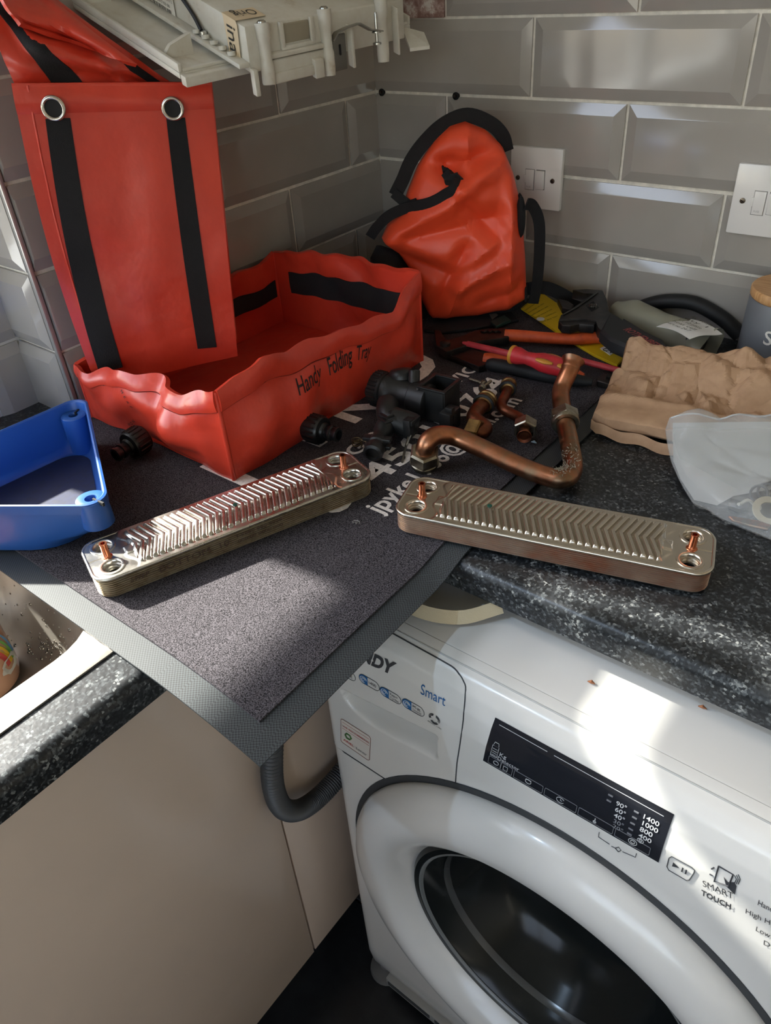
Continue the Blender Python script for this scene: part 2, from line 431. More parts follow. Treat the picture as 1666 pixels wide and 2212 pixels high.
def extr_x(prof, x0, x1):
    mb = MB(); n = len(prof)
    mb.v = [Vector((x0, -a, z)) for a, z in prof] + [Vector((x1, -a, z)) for a, z in prof]
    mb.f = [(k, (k+1) % n, n+(k+1) % n, n+k) for k in range(n)] + [tuple(range(n))[::-1], tuple(range(n, 2*n))]
    return mb
b1 = extr_x(prof, .0005, 1.30)
part('right_run', b1, m_top, wt)
SX0, SX1, SY0, SY1 = .03, .405, -1.62, -.868       # sink cut-out
lp = [(SX1, W)] + run_profile(XL) + [(SX1, W-.038)]
mb = MB(); n = len(lp)
mb.v = [Vector((a, -1.9, z)) for a, z in lp] + [Vector((a, YR+.02, z)) for a, z in lp]
mb.f = [(k, (k+1) % n, n+(k+1) % n, n+k) for k in range(n)] + [tuple(range(n))[::-1], tuple(range(n, 2*n))]
mb.span((WX+.0005, -1.9, W-.038), (SX0, YR-.0, W)).span((SX0, SY1, W-.038), (SX1, YR, W)).span((SX0, -1.9, W-.038), (SX1, SY0, W))
mb.span((WX+.0005, YR, W-.038), (.0003, -.684, W))
part('left_run', mb, m_top, wt)
_j = MB().span((XL-.052, YR-.0, W-.037), (XL-.050, YR+.05, W+.0004))

# ------------------------------------------------------------------ sink
_s = NM('brushed_stainless', (178, 172, 163), .22, metal=.8)
_s.rough(_s.ramp(_s.noise(30, 5, .7), [(.3, (.26, .26, .26, 1)), (.7, (.42, .42, .42, 1))]))
_s.bump(_s.noise(240, 3), .06, .0006); m_steel_sink = _s.m
sk = thing('sink', (.22, -1.25, W), 'stainless steel inset sink at the lower left edge', 'sink')
def rrect(x0, x1, y0, y1, r, n=8):
    out = []
    for cx, cy, a0 in ((x1-r, y1-r, 0), (x0+r, y1-r, 90), (x0+r, y0+r, 180), (x1-r, y0+r, 270)):
        for k in range(n+1):
            a = math.radians(a0+90*k/n); out.append((cx+r*math.cos(a), cy+r*math.sin(a)))
    return out
lv = [(0.0, .0003, .02), (.0, .0022, .02), (.005, .0033, .02), (.009, .0033, .02), (.0125, .0016, .02), (.020, .0016, .025), (.028, .0026, .05), (.036, .0005, .07), (.040, -.012, .07), (.046, -.06, .07), (.055, -.13, .07), (.075, -.15, .06), (.14, -.155, .03)]
mb = MB(); rings = []
for ins, dz, rr in lv: rings.append([Vector((x, y, W+dz)) for x, y in rrect(SX0-.012+ins, SX1+.012-ins, SY0-.012+ins, SY1+.012-ins, max(.012, rr))])
n = len(rings[0])
for rg in rings: mb.v += rg
for L in range(len(lv)-1):
    for k in range(n): mb.f.append((L*n+k, L*n+(k+1) % n, (L+1)*n+(k+1) % n, (L+1)*n+k))
mb.f.append(tuple((len(lv)-1)*n+k for k in range(n)))
part('basin', mb, m_steel_sink, sk, 40)
from mathutils.bvhtree import BVHTree
_bv = BVHTree.FromPolygons(mb.v, mb.f); rr = random.Random(5); md = MB()
for k in range(150):
    px, py = (rr.uniform(0, 190), rr.uniform(1230, 1440)) if k < 70 else (rr.gauss(118, 26), rr.gauss(1395, 22))
    d = (_r*((px-833)/FPX)+_d*((py-1106)/FPX)+_f).normalized(); hit = _bv.ray_cast(CAM_POS, d)
    if hit[0] is None or hit[0].z > W-.004: continue
    nn = hit[1] if hit[1].dot(d) < 0 else -hit[1]; r = rr.choice((.0007, .0009, .0012, .0016, .0022))
    md.lathe([(r, -.0002), (r*.85, r*.4), (r*.45, r*.65), (0, r*.7)], hit[0], nn, 8, caps=False)
_dw = NM('water_drop', (110, 104, 96), .12, metal=.7).m
o = part('water_drops', md, _dw, sk, 60); o['kind'] = 'stuff'
mb = MB(); mb.lathe([(.0, .002), (.02, .002), (.034, .003), (.04, .0015), (.04, 0)], (.19, -1.25, W-.155), n=24)
part('drain', mb, M('drain_steel', (150, 150, 150), .25, metal=1), sk)
# ------------------------------------------------------------------ base cabinet under the sink
m_cab = M('taupe_gloss', (212, 194, 178), .22, coat=.3, var=.02, vscale=3)
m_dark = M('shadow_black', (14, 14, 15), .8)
CX = .425
cb = thing('base_cabinet', (.15, -1.2, 0), 'taupe gloss cabinet door under the sink with a blank end panel', 'cabinet')
part('carcass', MB().span((-.08, -1.88, .10), (CX-.022, -.655, W-.17)).span((CX-.05, -1.88, W-.17), (CX-.022, -.655, W-.040)), M('carcass_board', (120, 110, 102), .5), cb)
part('door', MB().span((CX-.02, -1.42, .125), (CX, -.8055, W-.045), bev=.0012), m_cab, cb)
part('filler_panel', MB().span((CX-.02, -.8025, .125), (CX-.0008, -.655, W-.045), bev=.0012), m_cab, cb)
part('plinth', MB().span((CX-.07, -1.88, 0), (CX-.055, -.60, .124)), M('plinth_board', (60, 55, 52), .5), cb)

# ------------------------------------------------------------------ doormat under the tools
mx0, mx1, my0, my1 = .012, .601, -.925, -.035
MT = .003
def mat_z(x, y):
    k = max(0, x-XL+.01)*sm(-.60, -.69, y)
    return W + .0034 - .55*k*k - .25*k*k*sm(-.7, -.93, y)
m_rub = NM('grey_rubber_weave', (74, 80, 83), .55)
wv = m_rub.n('ShaderNodeTexChecker'); wv.inputs['Scale'].default_value = 620
m_rub.t.links.new(m_rub.coord(), wv.inputs['Vector'])
m_rub.color(m_rub.ramp(wv.outputs['Fac'], [(.0, (28, 32, 35)), (1, (58, 64, 67))])); m_rub.bump(wv.outputs['Fac'], .5, .0008)
m_pile = NM('black_carpet_pile', (32, 30, 33), .95, spec=.15)
nz = m_pile.noise(900, 2, .5); m_pile.color(m_pile.ramp(nz, [(.35, (22, 21, 23)), (.65, (90, 86, 91))])); m_pile.bump(nz, .6, .0012)
dm = thing('doormat', (.3, -.5, W), 'black doormat with white lettering and a ribbed grey rubber border', 'doormat')
def matfn(x0, x1, y0, y1, dz):
    return lambda u, v: (lerp(x0, x1, u), lerp(y0, y1, v), mat_z(lerp(x0, x1, u), lerp(y0, y1, v))+dz)
part('rubber_border', MB().sheet(matfn(mx0, mx1, my0, my1, .0010), 48, 60, .0018), m_rub.m, dm, 60)
PB = .026
part('carpet', MB().sheet(matfn(mx0+PB, mx1-PB, my0+PB, my1-PB, .0028), 48, 60, .0026), m_pile.m, dm, 60)
MZ = W+.0034+.0042           # top of the carpet
m_ink = M('white_mat_print', (222, 215, 210), .9, var=.1, vscale=300)
def mat_text(body, x, y0, y1, size, bold=.02):
    fn = lambda u, v: (x-v, y0+u, mat_z(x-v, y0+u)+.0046)
    lettering(body, size, fn, m_ink, dm, bold=bold, width=y1-y0)
mat_text('jpyke1966@gmail.com', .494, -.640, -.342, .034, .022)
mat_text('07450', .456, -.668, -.482, .050, .02); mat_text('100764', .456, -.470, -.305, .050, .02)
mat_text('HEATING & GAS SERVICES', .397, -.700, -.252, .030, .02)
for _c, _y0, _y1 in (('P', -.684, -.622), ('Y', -.600, -.53), ('K', -.505, -.44), ('D', -.385, -.295)): mat_text(_c, .343, _y0, _y1, .125, .03)
# ------------------------------------------------------------------ washing machine
MX0, MX1 = .474, 1.074; MTOP = .85
YP = [(.03, -.728), (.05, -.736), (.09, -.7415), (.30, -.743), (.632, -.743), (.74, -.7425), (.79, -.740), (.815, -.735), (.832, -.728), (.842, -.719), (.8475, -.708), (.85, -.696)]
def yf(z): return pl(YP, z)
def front_xz(px, py):
    """point of the curved machine front seen at a photograph pixel"""
    d = _r*((px-833)/FPX) + _d*((py-1106)/FPX) + _f
    g = lambda t: (lambda p: min(p.y-yf(p.z), MTOP-p.z))(CAM_POS+d*t)
    lo = .3; hi = None
    for k in range(1200):
        t = .3+k*.001
        if g(t) > 0: hi = t; break
        lo = t
    for _ in range(24):
        m = (lo+hi)/2
        if g(m) > 0: hi = m
        else: lo = m
    p = CAM_POS+d*hi
    return p.x, min(p.z, .8492)
def side_in(x):
    """front corners of the body are rounded"""
    d = min(x-MX0, MX1-x); R = .014
    return 0 if d >= R else R-math.sqrt(max(0, R*R-(R-d)**2))
def fr(x, z, off=.0006): return Vector((x, yf(z)+side_in(x)-off, z))
m_wm = M('white_enamel', (214, 213, 209), .22, coat=.4)
m_wmp = M('white_plastic', (212, 211, 207), .25, coat=.3)
m_gap = M('dark_gap', (52, 55, 58), .6)
wm = thing('washing_machine', (.774, -.45, 0), 'white front loading washing machine under the right worktop', 'washing machine')
# body: top panel, sides and lower front
xs = [0, .0015, .004, .008, .014] ; XS = [MX0+v for v in xs] + [lerp(MX0+.014, MX1-.014, k/20) for k in range(1, 20)] + [MX1-v for v in xs[::-1]]
def shell(zs, name, mat, off=0.0):
    mb = MB(); m = len(XS)
    for z in zs:
        for x in XS: mb.v.append(Vector((x, yf(z)+side_in(x)+off, z)))
    for j in range(len(zs)-1):
        for i in range(m-1): mb.f.append((j*m+i, j*m+i+1, (j+1)*m+i+1, (j+1)*m+i))
    return mb
ZS = [.035, .05, .07, .09] + [.11+.0108*k for k in range(49)]
mb = MB(); XB = XS[:5] + [lerp(MX0+.014, MX1-.014, k/54) for k in range(1, 54)] + XS[-5:]; m = len(XB)
for z in ZS:
    for x in XB: mb.v.append(Vector((x, yf(z)+side_in(x), z)))
for j in range(len(ZS)-1):
    for i in range(m-1):
        if math.hypot((XB[i]+XB[i+1])/2-.777, (ZS[j]+ZS[j+1])/2-.455) > .215: mb.f.append((j*m+i, j*m+i+1, (j+1)*m+i+1, (j+1)*m+i))
mb.span((MX0, -.726, .035), (MX0+.004, -.15, .846)).span((MX1-.004, -.726, .035), (MX1, -.15, .846)).span((MX0, -.70, .8425), (MX1, -.15, MTOP), bev=.003).span((MX0, -.72, .035), (MX1, -.15, .045)).span((MX0, -.17, .035), (MX1, -.15, .846))
part('body', mb, m_wm, wm, 30)
# fascia: a fine grid so that the drawer grip is really hollowed out
SC_A, SC_B, SC_C, SC_D = (front_xz(*p) for p in ((738, 1487), (946, 1588), (944, 1640), (770, 1535)))
def scoop(x, z):
    t = (x-SC_A[0])/(SC_B[0]-SC_A[0])
    if t <= 0 or t >= 1: return 0
    zt = lerp(SC_A[1], SC_B[1], t)
    hgt = (SC_B[1]-SC_C[1])*1.05*math.sqrt(max(0, 1-(1-min(1, t/.5))**2))**.9 if t < .5 else (SC_B[1]-SC_C[1])*1.05
    w = (zt-z)/max(hgt, 1e-4)
    if w <= 0 or w >= 1: return 0
    return .024*sm(0, .45, 1-w)*sm(0, .30, w)*sm(0, .04, t)*sm(1, .965, t)
z0, z1 = .630, .8493
def fas(u, v):
    x = MX0+(MX1-MX0)*(u if u > .5 else u); z = lerp(z0, z1, v)
    return (x, yf(z)+side_in(x)-.0006+scoop(x, z), z)
mb = MB().grid(fas, 300, 120, skip=lambda u, v: math.hypot(MX0+(MX1-MX0)*u-.777, lerp(z0, z1, v)-.455) < .215)
part('fascia', mb, m_wmp, wm, 60)
def seam(pts, r, mat, name, off=.0004, closed=False):
    P = [fr(x, z, off) for x, z in pts]
    return part(name, MB().tube(P, r, 6, closed=closed), mat, wm)
def pix(pts): return [front_xz(*p) for p in pts]
dr = [(p.x, p.y) for p in catmull([Vector((a, b, 0)) for a, b in pix([(846, 1366), (900, 1396), (958, 1428), (985, 1446), (1001, 1468), (1006, 1500), (1000, 1570), (988, 1650), (985, 1690)])], 5)]
seam(dr, .0008, m_gap, 'drawer_seam')
m_line = M('panel_line', (176, 177, 177), .4)
seam([(lerp(MX0+.012, MX1-.012, k/30), .8462) for k in range(31)], .0009, m_line, 'top_panel_joint')
seam([(lerp(MX0+.004, MX1-.004, k/30), .629) for k in range(31)], .0010, m_gap, 'fascia_joint')
# door
DC = Vector((.777, 0, .455)); DR = .272
part('door_gap', MB().lathe([(DR-.02, -.7445), (DR+.009, -.7445), (DR+.0095, -.743), (DR+.009, -.735)], (DC.x, 0, DC.z), (0, 1, 0), 96, caps=False).v and
     MB().lathe([(DR-.03, -.740), (DR-.03, -.7446), (DR+.0068, -.7446), (DR+.0075, -.740)], (DC.x, 0, DC.z), (0, 1, 0), 96, caps=False), m_gap, wm)
ringp = [(DR-.004, -.738), (DR-.001, -.748), (DR-.004, -.757), (DR-.012, -.767), (DR-.026, -.7755), (DR-.042, -.7790), (DR-.056, -.7775), (DR-.066, -.772), (DR-.074, -.765), (DR-.080, -.757), (DR-.086, -.750), (DR-.090, -.742)]
dr_ = part('door', MB().lathe(ringp, (DC.x, 0, DC.z), (0, 1, 0), 128, caps=False), m_wmp, wm, 50)
GR = DR-.089
m_dg = M('smoked_door_glass', (26, 29, 29), .16, spec=.22)
part('door_glass', MB().lathe([(GR+.001, -.744), (GR-.004, -.750), (GR-.010, -.750), (GR-.016, -.744), (GR-.026, -.725), (GR-.040, -.690), (GR-.060, -.655), (GR-.085, -.640), (0, -.634)], (DC.x, 0, DC.z), (0, 1, 0), 96, caps=False), m_dg, dr_, 40)
part('glass_trim', MB().lathe([(GR-.0155, -.7465), (GR-.014, -.7495), (GR-.0125, -.7505), (GR-.011, -.7498)], (DC.x, 0, DC.z), (0, 1, 0), 96, caps=False), M('grey_trim', (105, 108, 108), .3), dr_, 60)
part('glass_reflection_ring', MB().lathe([(GR-.0285, -.7205), (GR-.0305, -.7175), (GR-.0325, -.7125)], (DC.x, 0, DC.z), (0, 1, 0), 96, caps=False), M('grey_reflection', (64, 66, 66), .2), dr_, 60)  # grey ring stands in for arcs reflected in the door glass
# door handle recess at the lower right of the ring
a = math.radians(-8)
part('door_grip', MB().lathe([(.0, -.7795), (.02, -.7796), (.034, -.7775), (.036, -.770)], (DC.x+(DR-.070)*math.cos(a), 0, DC.z+(DR-.070)*math.sin(a)), (0, 1, 0), 32, caps=False), m_dg, dr_)
# kick vent and feet
m_grey = M('grey_plastic', (96, 96, 95), .5)
part('kick_vent', MB().span((MX0+.042, -.7455, .022), (MX1-.05, -.728, .046), bev=.002), M('grey_vent', (150, 150, 146), .4), wm)
part('vent_slot', MB().span((MX0+.047, -.7465, .031), (MX0+.13, -.744, .041)), m_gap, wm); part('vent_slot', MB().span((MX0+.14, -.7465, .031), (MX0+.30, -.744, .041)), m_gap, wm)
for fx in (MX0+.022, MX1-.022):
    part('foot', MB().lathe([(.028, 0), (.030, .004), (.028, .014), (.012, .018), (.012, .036)], (fx, -.718, .0), n=24), m_grey, wm)
# display
m_disp = M('black_display', (32, 34, 40), .08, coat=.6)
m_prt = M('display_print', (190, 192, 194), .5)
m_dim = M('display_print_dim', (120, 123, 128), .5)
dq = pix([(1072, 1548), (1458, 1757), (1424, 1861), (1045, 1641)])
def dmap(u, v, off=.0012):
    a = Vector(dq[0]).lerp(Vector(dq[1]), u); b = Vector(dq[3]).lerp(Vector(dq[2]), u); p = a.lerp(b, v)
    return fr(p.x, p.y, off)
DW = (Vector(dq[1])-Vector(dq[0])).length; DH = (Vector(dq[3])-Vector(dq[0])).length
ol = rrect(0, 1, 0, 1, .035, 4)
mb = MB()
def rr01(u, v):                       # clamp grid to a rounded rectangle
    cu = min(max(u, 0), 1); cv = min(max(v, 0), 1); return cu, cv
mb.grid(lambda u, v: dmap(u, v, .0012), 40, 14)
k = MB().grid(lambda u, v: dmap(u, v, .0002), 40, 14)
disp = part('display', mb, m_disp, wm, 60)
def dt(body, u, v, size, mat=None, u2=None, bold=0, align='LEFT'):
    fn = lambda a, b: dmap(u+a/DW, v-b/DH, .0016)
    return lettering(body, size, fn, mat or m_prt, disp, bold=bold, width=(u2-u)*DW if u2 else None, align=align)
def dline(pts, r=.00028, mat=None, name='marking', closed=False):
    return part(name, MB().tube([dmap(u, v, .0014) for u, v in pts], r, 5, closed=closed), mat or m_prt, disp)
dline([(.035, .075), (.33, .085)]); dline([(.37, .087), (.96, .10)])
dt('Kg', .085, .645, .0070); dt('Detector', .082, .755, .0072, u2=.215)
dline([(.035, .74), (.036, .50), (.075, .50), (.075, .74), (.035, .74)]); dline([(.04, .48), (.044, .42), (.068, .42), (.072, .48)])
for v in (.56, .61, .66, .71): dline([(.04, v), (.07, v)], .0002)
edges = [.025, .185, .37, .565, .765, .955]
for a, b in zip(edges, edges[1:]):
    cc = rrect(a+.006, b-.006, .78, .965, .012, 3)
    dline(cc, .00022, m_dim, 'button_outline', closed=True)
def circ(u, v, r, a0=0, a1=360, n=18): return [(u+r*math.cos(math.radians(lerp(a0, a1, k/n)))/DW, v+r*math.sin(math.radians(lerp(a0, a1, k/n)))/DH) for k in range(n+1)]
dline(circ(.078, .872, .0026)); dline([(.108, .80), (.108, .94)]); dline([(.125, .83), (.15, .83), (.15, .93), (.125, .93), (.125, .83)])
dline(circ(.278, .872, .0028)); dline([(.262, .83), (.295, .83)]); dline(circ(.468, .872, .0036, 30, 330)); dline([(.468, .84), (.468, .875), (.478, .875)])
dline([(.662, .83), (.662, .90)], .0005); dline(circ(.662, .915, .0012), .0004)
dline(circ(.862, .872, .0036)); dline(circ(.862, .872, .0018))
for k, s in enumerate(('90°', '60°', '40°', '30°', '20°')): dt(s, .735+.004*k, .30+.115*k+.03, .0068, m_prt if k < 3 else m_dim, bold=.01)
for k, s in enumerate(('1400', '1000', '800', '400')): dt(s, .868+.004*k, .30+.125*k, .0072, bold=.015)
dline(circ(.895, .745, .0026)); dline(circ(.895, .745, .0012))
for k in range(5): part('indicator', MB().box(dmap(.838, .26+.118*k, .0016), (.004, .0006, .0016)), m_dim, disp)
for k in range(2): part('indicator', MB().box(dmap(.70+.0*k, .22+.11*k, .0016), (.004, .0006, .0016)), m_dim, disp)
# printing on the white front
m_navy = M('blue_print', (20, 92, 150), .5); m_blk = M('charcoal_print', (52, 54, 58), .5)
m_wht = M('white_print', (222, 226, 228), .5); m_red = M('red_print', (170, 62, 58), .5); m_grn = M('green_print', (70, 110, 60), .5)
def wt_(body, p1, p2, size, mat, bold=0, shear=0, sy=1.0):
    a = Vector(front_xz(*p1)); b = Vector(front_xz(*p2)); L = (b-a).length; d = (b-a)/L; nrm = Vector((-d.y, d.x))
    def fn(u, v):
        q = a + d*u + nrm*(v*sy); return fr(q.x, q.y, .0012)
    return lettering(body, size, fn, mat, wm, bold=bold, width=L, shear=shear)
def wline(pts, r=.00035, mat=None, closed=False, name='marking', parent=None):
    P = [fr(*front_xz(*p), .0010) for p in pts]
    return part(name, MB().tube(P, r, 5, closed=closed), mat or m_blk, parent or wm)
wt_('CANDY', (738, 1404), (856, 1459), .0185, m_blk, .045, .25)
wt_('Smart', (910, 1497), (963, 1524), .0165, m_navy)
wt_('APPAREL CARE', (925, 1556), (955, 1575), .0026, m_blk)
def pill(c, txt, two=None):
    x, z = front_xz(*c); L, h = .0275, .0125; sl = -.0
    pts = [(p[0], p[1]) for p in rrect(-L/2, L/2, -h/2, h/2, h/2-.0002, 6)]
    part('badge_outline', MB().tube([fr(x+a, z+b+a*sl, .0010) for a, b in pts], .0003, 5, closed=True), m_blk, wm)
    half = [p for p in pts if p[0] < -.004] ; half = sorted(half, key=lambda p: math.atan2(p[1], p[0]+.0105))
    half = [(-.0022, -h/2)] + [p for p in pts if p[0] < -.0035 and p[1] < 0][::-1]*0 + half*0 + [(-L/2+h/2+h/2*math.cos(math.radians(t)), h/2*math.sin(math.radians(t))) for t in range(270, 89, -12)] + [(-.0022, h/2)]
    part('badge_blue', MB().add([fr(x+a, z+b, .0011) for a, b in half], [tuple(range(len(half)))]), m_navy, wm, fix=False)
    for r_ in (.0042, .0022): part('badge_symbol', MB().tube([fr(x-.0078+r_*math.cos(t*math.pi/8), z+r_*math.sin(t*math.pi/8), .0014) for t in range(14)], .00035, 5), m_wht, wm)
    f = lambda oy: (lambda u, v: fr(x-.0005+u, z+oy+v, .0012))
    if two: lettering(txt, .0048, f(.0008), m_blk, wm, width=.0095); lettering(two, .0048, f(-.0042), m_blk, wm, width=.011)
    else: lettering(txt, .0062, f(-.002), m_blk, wm, width=.0098)
pill((748, 1452), '8 kg'); pill((799, 1473), '1400'); pill((845, 1501), 'Rapid', 'Cycles'); pill((894, 1527), 'Kg', 'Detector')
x, z = front_xz(940, 1552)
for k in range(3):
    a = k*2.094+.5
    for r_ in (.0028, .0038, .0048): part('wool_mark', MB().tube([fr(x+.002*math.cos(a)+r_*math.cos(a+t), z+.002*math.sin(a)+r_*math.sin(a+t), .0012) for t in [(-1.1+.22*q) for q in range(11)]], .0003, 5), m_blk, wm)
# recommendation sticker
sq = [front_xz(*p) for p in ((737, 1549), (803, 1591), (800, 1644), (737, 1600))]
def smap(u, v, off=.0014):
    a = Vector(sq[0]).lerp(Vector(sq[1]), u); b = Vector(sq[3]).lerp(Vector(sq[2]), u); p = a.lerp(b, v); return fr(p.x, p.y, off)
stk = part('sticker', MB().grid(lambda u, v: smap(u, v, .0009), 4, 4), M('sticker_paper', (206, 200, 192), .5), wm)
part('sticker_border', MB().tube([smap(u, v, .001) for u, v in rrect(.01, .99, .01, .99, .08, 4)], .0004, 5, closed=True), M('sticker_border', (130, 95, 85), .5), stk)
SW = (Vector(sq[1])-Vector(sq[0])).length; SH = (Vector(sq[3])-Vector(sq[0])).length
def stx(body, u, v, u2, size, mat, bold=0): lettering(body, size, lambda a, b: smap(u+a/SW, v-b/SH, .0012), mat, stk, bold=bold, width=(u2-u)*SW)
stx('WE RECOMMEND', .07, .30, .95, .0045, m_red, .01); stx('ARIEL', .10, .86, .46, .0058, m_red, .02); stx('Lenor', .54, .86, .90, .0068, m_blk, 0)
part('sticker_rule', MB().tube([smap(.06, .13, .001), smap(.95, .13, .001)], .0002, 4).tube([smap(.06, .38, .001), smap(.95, .38, .001)], .0002, 4), m_red, stk)
part('leaf_emblem', MB().tube([smap(.27+.10*math.cos(t*math.pi/3), .56+.10*math.sin(t*math.pi/3), .0012) for t in range(6)], .0012, 5, closed=True), m_grn, stk)
# child lock bracket, start button, touch emblem, programme names
wline([(1296, 1796), (1294, 1806), (1318, 1822)]); wline([(1346, 1838), (1374, 1850), (1376, 1842)]); wline([(1322, 1826), (1330, 1830), (1338, 1828), (1343, 1835), (1337, 1838), (1331, 1831)], .0004)
c = [(1452, 1848), (1496, 1872), (1502, 1878), (1500, 1884), (1490, 1899), (1484, 1900), (1446, 1878), (1442, 1870), (1446, 1852)]
wline(c, .0004, closed=True, name='start_button')
x, z = front_xz(1470, 1874)
part('play_symbol', MB().add([fr(x-.006, z+.003, .001), fr(x-.006, z-.003, .001), fr(x-.0005, z, .001)], [(0, 1, 2)]).box(fr(x+.002, z, .001), (.0012, .0003, .006)).box(fr(x+.005, z, .001), (.0012, .0003, .006)), m_blk, wm, fix=False)
wline([(1554, 1869), (1585, 1887), (1575, 1912)], .0007); wline([(1575, 1912), (1544, 1902), (1554, 1869)], .0007)
wline([(1544, 1872), (1538, 1875)], .0006); wline([(1534, 1886), (1541, 1890)], .0006)
x, z = front_xz(1577, 1912)
part('hand_symbol', MB().add([fr(x+a, z+b, .0012) for a, b in ((-.006, .006), (-.002, .003), (.002, .0065), (.0045, .004), (.0055, -.006), (-.002, -.002))], [(0, 5, 4, 3, 2, 1)]), m_blk, wm, fix=False)
for k in range(3): wline([(1588+4*k, 1889-k), (1592+4*k, 1897), (1588+4*k, 1906+k)], .0003)
wt_('SMART', (1520, 1912), (1586, 1940), .0105, m_blk); wt_('TOUCH', (1516, 1930), (1580, 1962), .0092, m_blk, .03)
for s, p1, p2 in (('Hand Wash', (1638, 1952), (1712, 1990)), ('High Heat', (1612, 1970), (1690, 2008)), ('Low Heat', (1634, 2008), (1706, 2046)), ('Delay', (1651, 2038), (1700, 2062))): wt_(s, p1, p2, .0085, m_blk)
# soap dust specks
# ------------------------------------------------------------------ heat exchangers
m_cop = NM('copper_pin', (205, 125, 92), .22, metal=1).m
m_hole = M('port_inside', (22, 18, 16), .85)
def exchanger(c, ang, tilt, sgn, m_plate, m_side, label, marks):
    L, Wd, Hh = .302, .069, .0245
    ca, sa = math.cos(ang), math.sin(ang); C = Vector(c)
    ex = Vector((ca*math.cos(tilt), sa*math.cos(tilt), math.sin(tilt))); ey = Vector((-sa, ca, 0)); ez = ex.cross(ey)
    F = lambda u, v, w: C + ex*u + ey*v + ez*w
    t = thing('heat_exchanger', C, label, 'heat exchanger', 'plate heat exchangers')
    R = .0165
    def outline(ins, n=7): return rrect(-L/2+ins, L/2-ins, -Wd/2+ins, Wd/2-ins, R-ins, n)
    mb = MB(); levels = []; N = 9; st = (Hh-.003)/N
    for k in range(N):
        z = k*st; levels += [(z, .0024), (z+st*.22, .0003), (z+st*.78, .0), (z+st, .0022)]
    rings = [[F(u, v, z) for u, v in outline(i)] for z, i in levels]; n = len(rings[0])
    for rg in rings: mb.v += rg
    for a in range(len(rings)-1):
        for k in range(n): mb.f.append((a*n+k, a*n+(k+1) % n, (a+1)*n+(k+1) % n, (a+1)*n+k))
    mb.f.append(tuple(range(n))[::-1])
    part('plate_stack', mb, m_side, t, 25)
    zt = Hh-.001
    pu, pv, pr = L/2-.0195, .0180, .0092
    def h(u, v):
        a = abs(u); e = sm(L/2-.043, L/2-.047, a) * sm(Wd/2-.0058, Wd/2-.0075, abs(v))
        ph = (u+sgn*.36*abs(v))/.0071; q = ph-math.floor(ph); d = abs(q-.5)*2
        rid = .0036*(1-.16*d*d-.84*sm(.46, .98, d))
        base = .0012*sm(L/2-.0375, L/2-.041, a+.004*math.sin(v*180))
        lip = .0012*sm(Wd/2-.003, Wd/2-.0005, abs(v))
        boss = 0
        if sgn*u < 0 and marks: pass
        du, dv = abs(abs(u)-(L/2-.042)), abs(v+.002)
        if u*(-sgn) > 0 or not marks: boss = .0012*sm(.0062, .0046, max(du, dv*.75))
        grv = -.0005*sm(.0011, .0006, abs(v))*sm(L/2-.02, L/2-.018, a)
        return zt + rid*e + base*(1-e)*.6 + boss*(1-e) - lip*0 + grv
    nu, nv = 560, 100
    def inside(u, v):
        a, b = abs(u)-(L/2-R), abs(v)-(Wd/2-R)
        if a > 0 and b > 0 and a*a+b*b > (R-.0004)**2: return False
        return (abs(u)-pu)**2+(abs(v)-pv)**2 > pr*pr
    mb = MB().grid(lambda s, q: F((s-.5)*(L-.0008), (q-.5)*(Wd-.0008), h((s-.5)*(L-.0008), (q-.5)*(Wd-.0008))), nu, nv,
                   skip=lambda s, q: not inside((s-.5)*(L-.0008), (q-.5)*(Wd-.0008)))
    used = sorted({i for f in mb.f for i in f}); mp = {o: i for i, o in enumerate(used)}
    mb.v = [mb.v[i] for i in used]; mb.f = [tuple(mp[i] for i in f) for f in mb.f]
    top = part('top_plate', mb, m_plate, t, 70)
    part('rim', MB().tube([F(u, v, Hh-.0022) for u, v in outline(.0004, 8)], .0019, 8, closed=True), m_plate, top, 60)
    for su in (-1, 1):
        for sv in (-1, 1):
            prt = part('port', MB().lathe([(pr+.0034, -.0008), (pr+.0030, .0005), (pr+.0008, .0008), (pr-.0002, 0), (pr-.0003, -.003), (pr-.0016, -.0034), (pr-.0003, -.006), (pr-.002, -.0065), (pr-.0004, -.009), (pr-.002, -.0095), (pr-.001, -.013), (0, -.0132)], F(su*pu, sv*pv, zt+.0004), ez, 28, caps=False), m_plate if marks is None else m_plate, top, 50)
            part('bore', MB().lathe([(pr-.0004, -.0122), (0, -.0121)], F(su*pu, sv*pv, zt+.0004), ez, 20, caps=False), m_hole, prt)
        part('pin', MB().lathe([(.0058, -.001), (.0050, .0006), (.0038, .0012), (.0035, .002), (.0035, .0135), (.0038, .015), (.0038, .016), (.0022, .016), (.0022, .010), (0, .010)], F(su*(pu+.000), .0006, zt), ez, 18), m_cop, t)
    if marks is not None:
        fs = lambda u0, w0: (lambda a, b: F(u0+a, -Wd/2-.0005, w0+b))
        lettering('SWEP', .0072, fs(-.122, .0105), m_mark, t, bold=.01, shear=.3)
        lettering('BOTTOM  10', .0105, fs(-.093, .0085), m_mark, t, bold=-.005, width=.072)
        lettering('1 0000 000 0000', .0050, fs(-.012, .0135), m_mark, t, width=.050); lettering('000 00 0000 000', .0050, fs(-.012, .0070), m_mark, t, width=.05)
    u0 = -.06 if sgn < 0 else .003
    part('paint_dot', MB().lathe([(.0026, 0), (.0024, .0008), (0, .0010)], F(u0, .001, h(u0, .001)+.0001), ez, 14), M('green_paint', (8, 66, 54), .35), t)
    return t
m_ss = NM('worn_stainless_plate', (200, 198, 190), .24, metal=1)
m_ss.rough(m_ss.ramp(m_ss.noise(60, 3, .5), [(.35, (.24, .24, .24, 1)), (.7, (.34, .34, .34, 1))]))
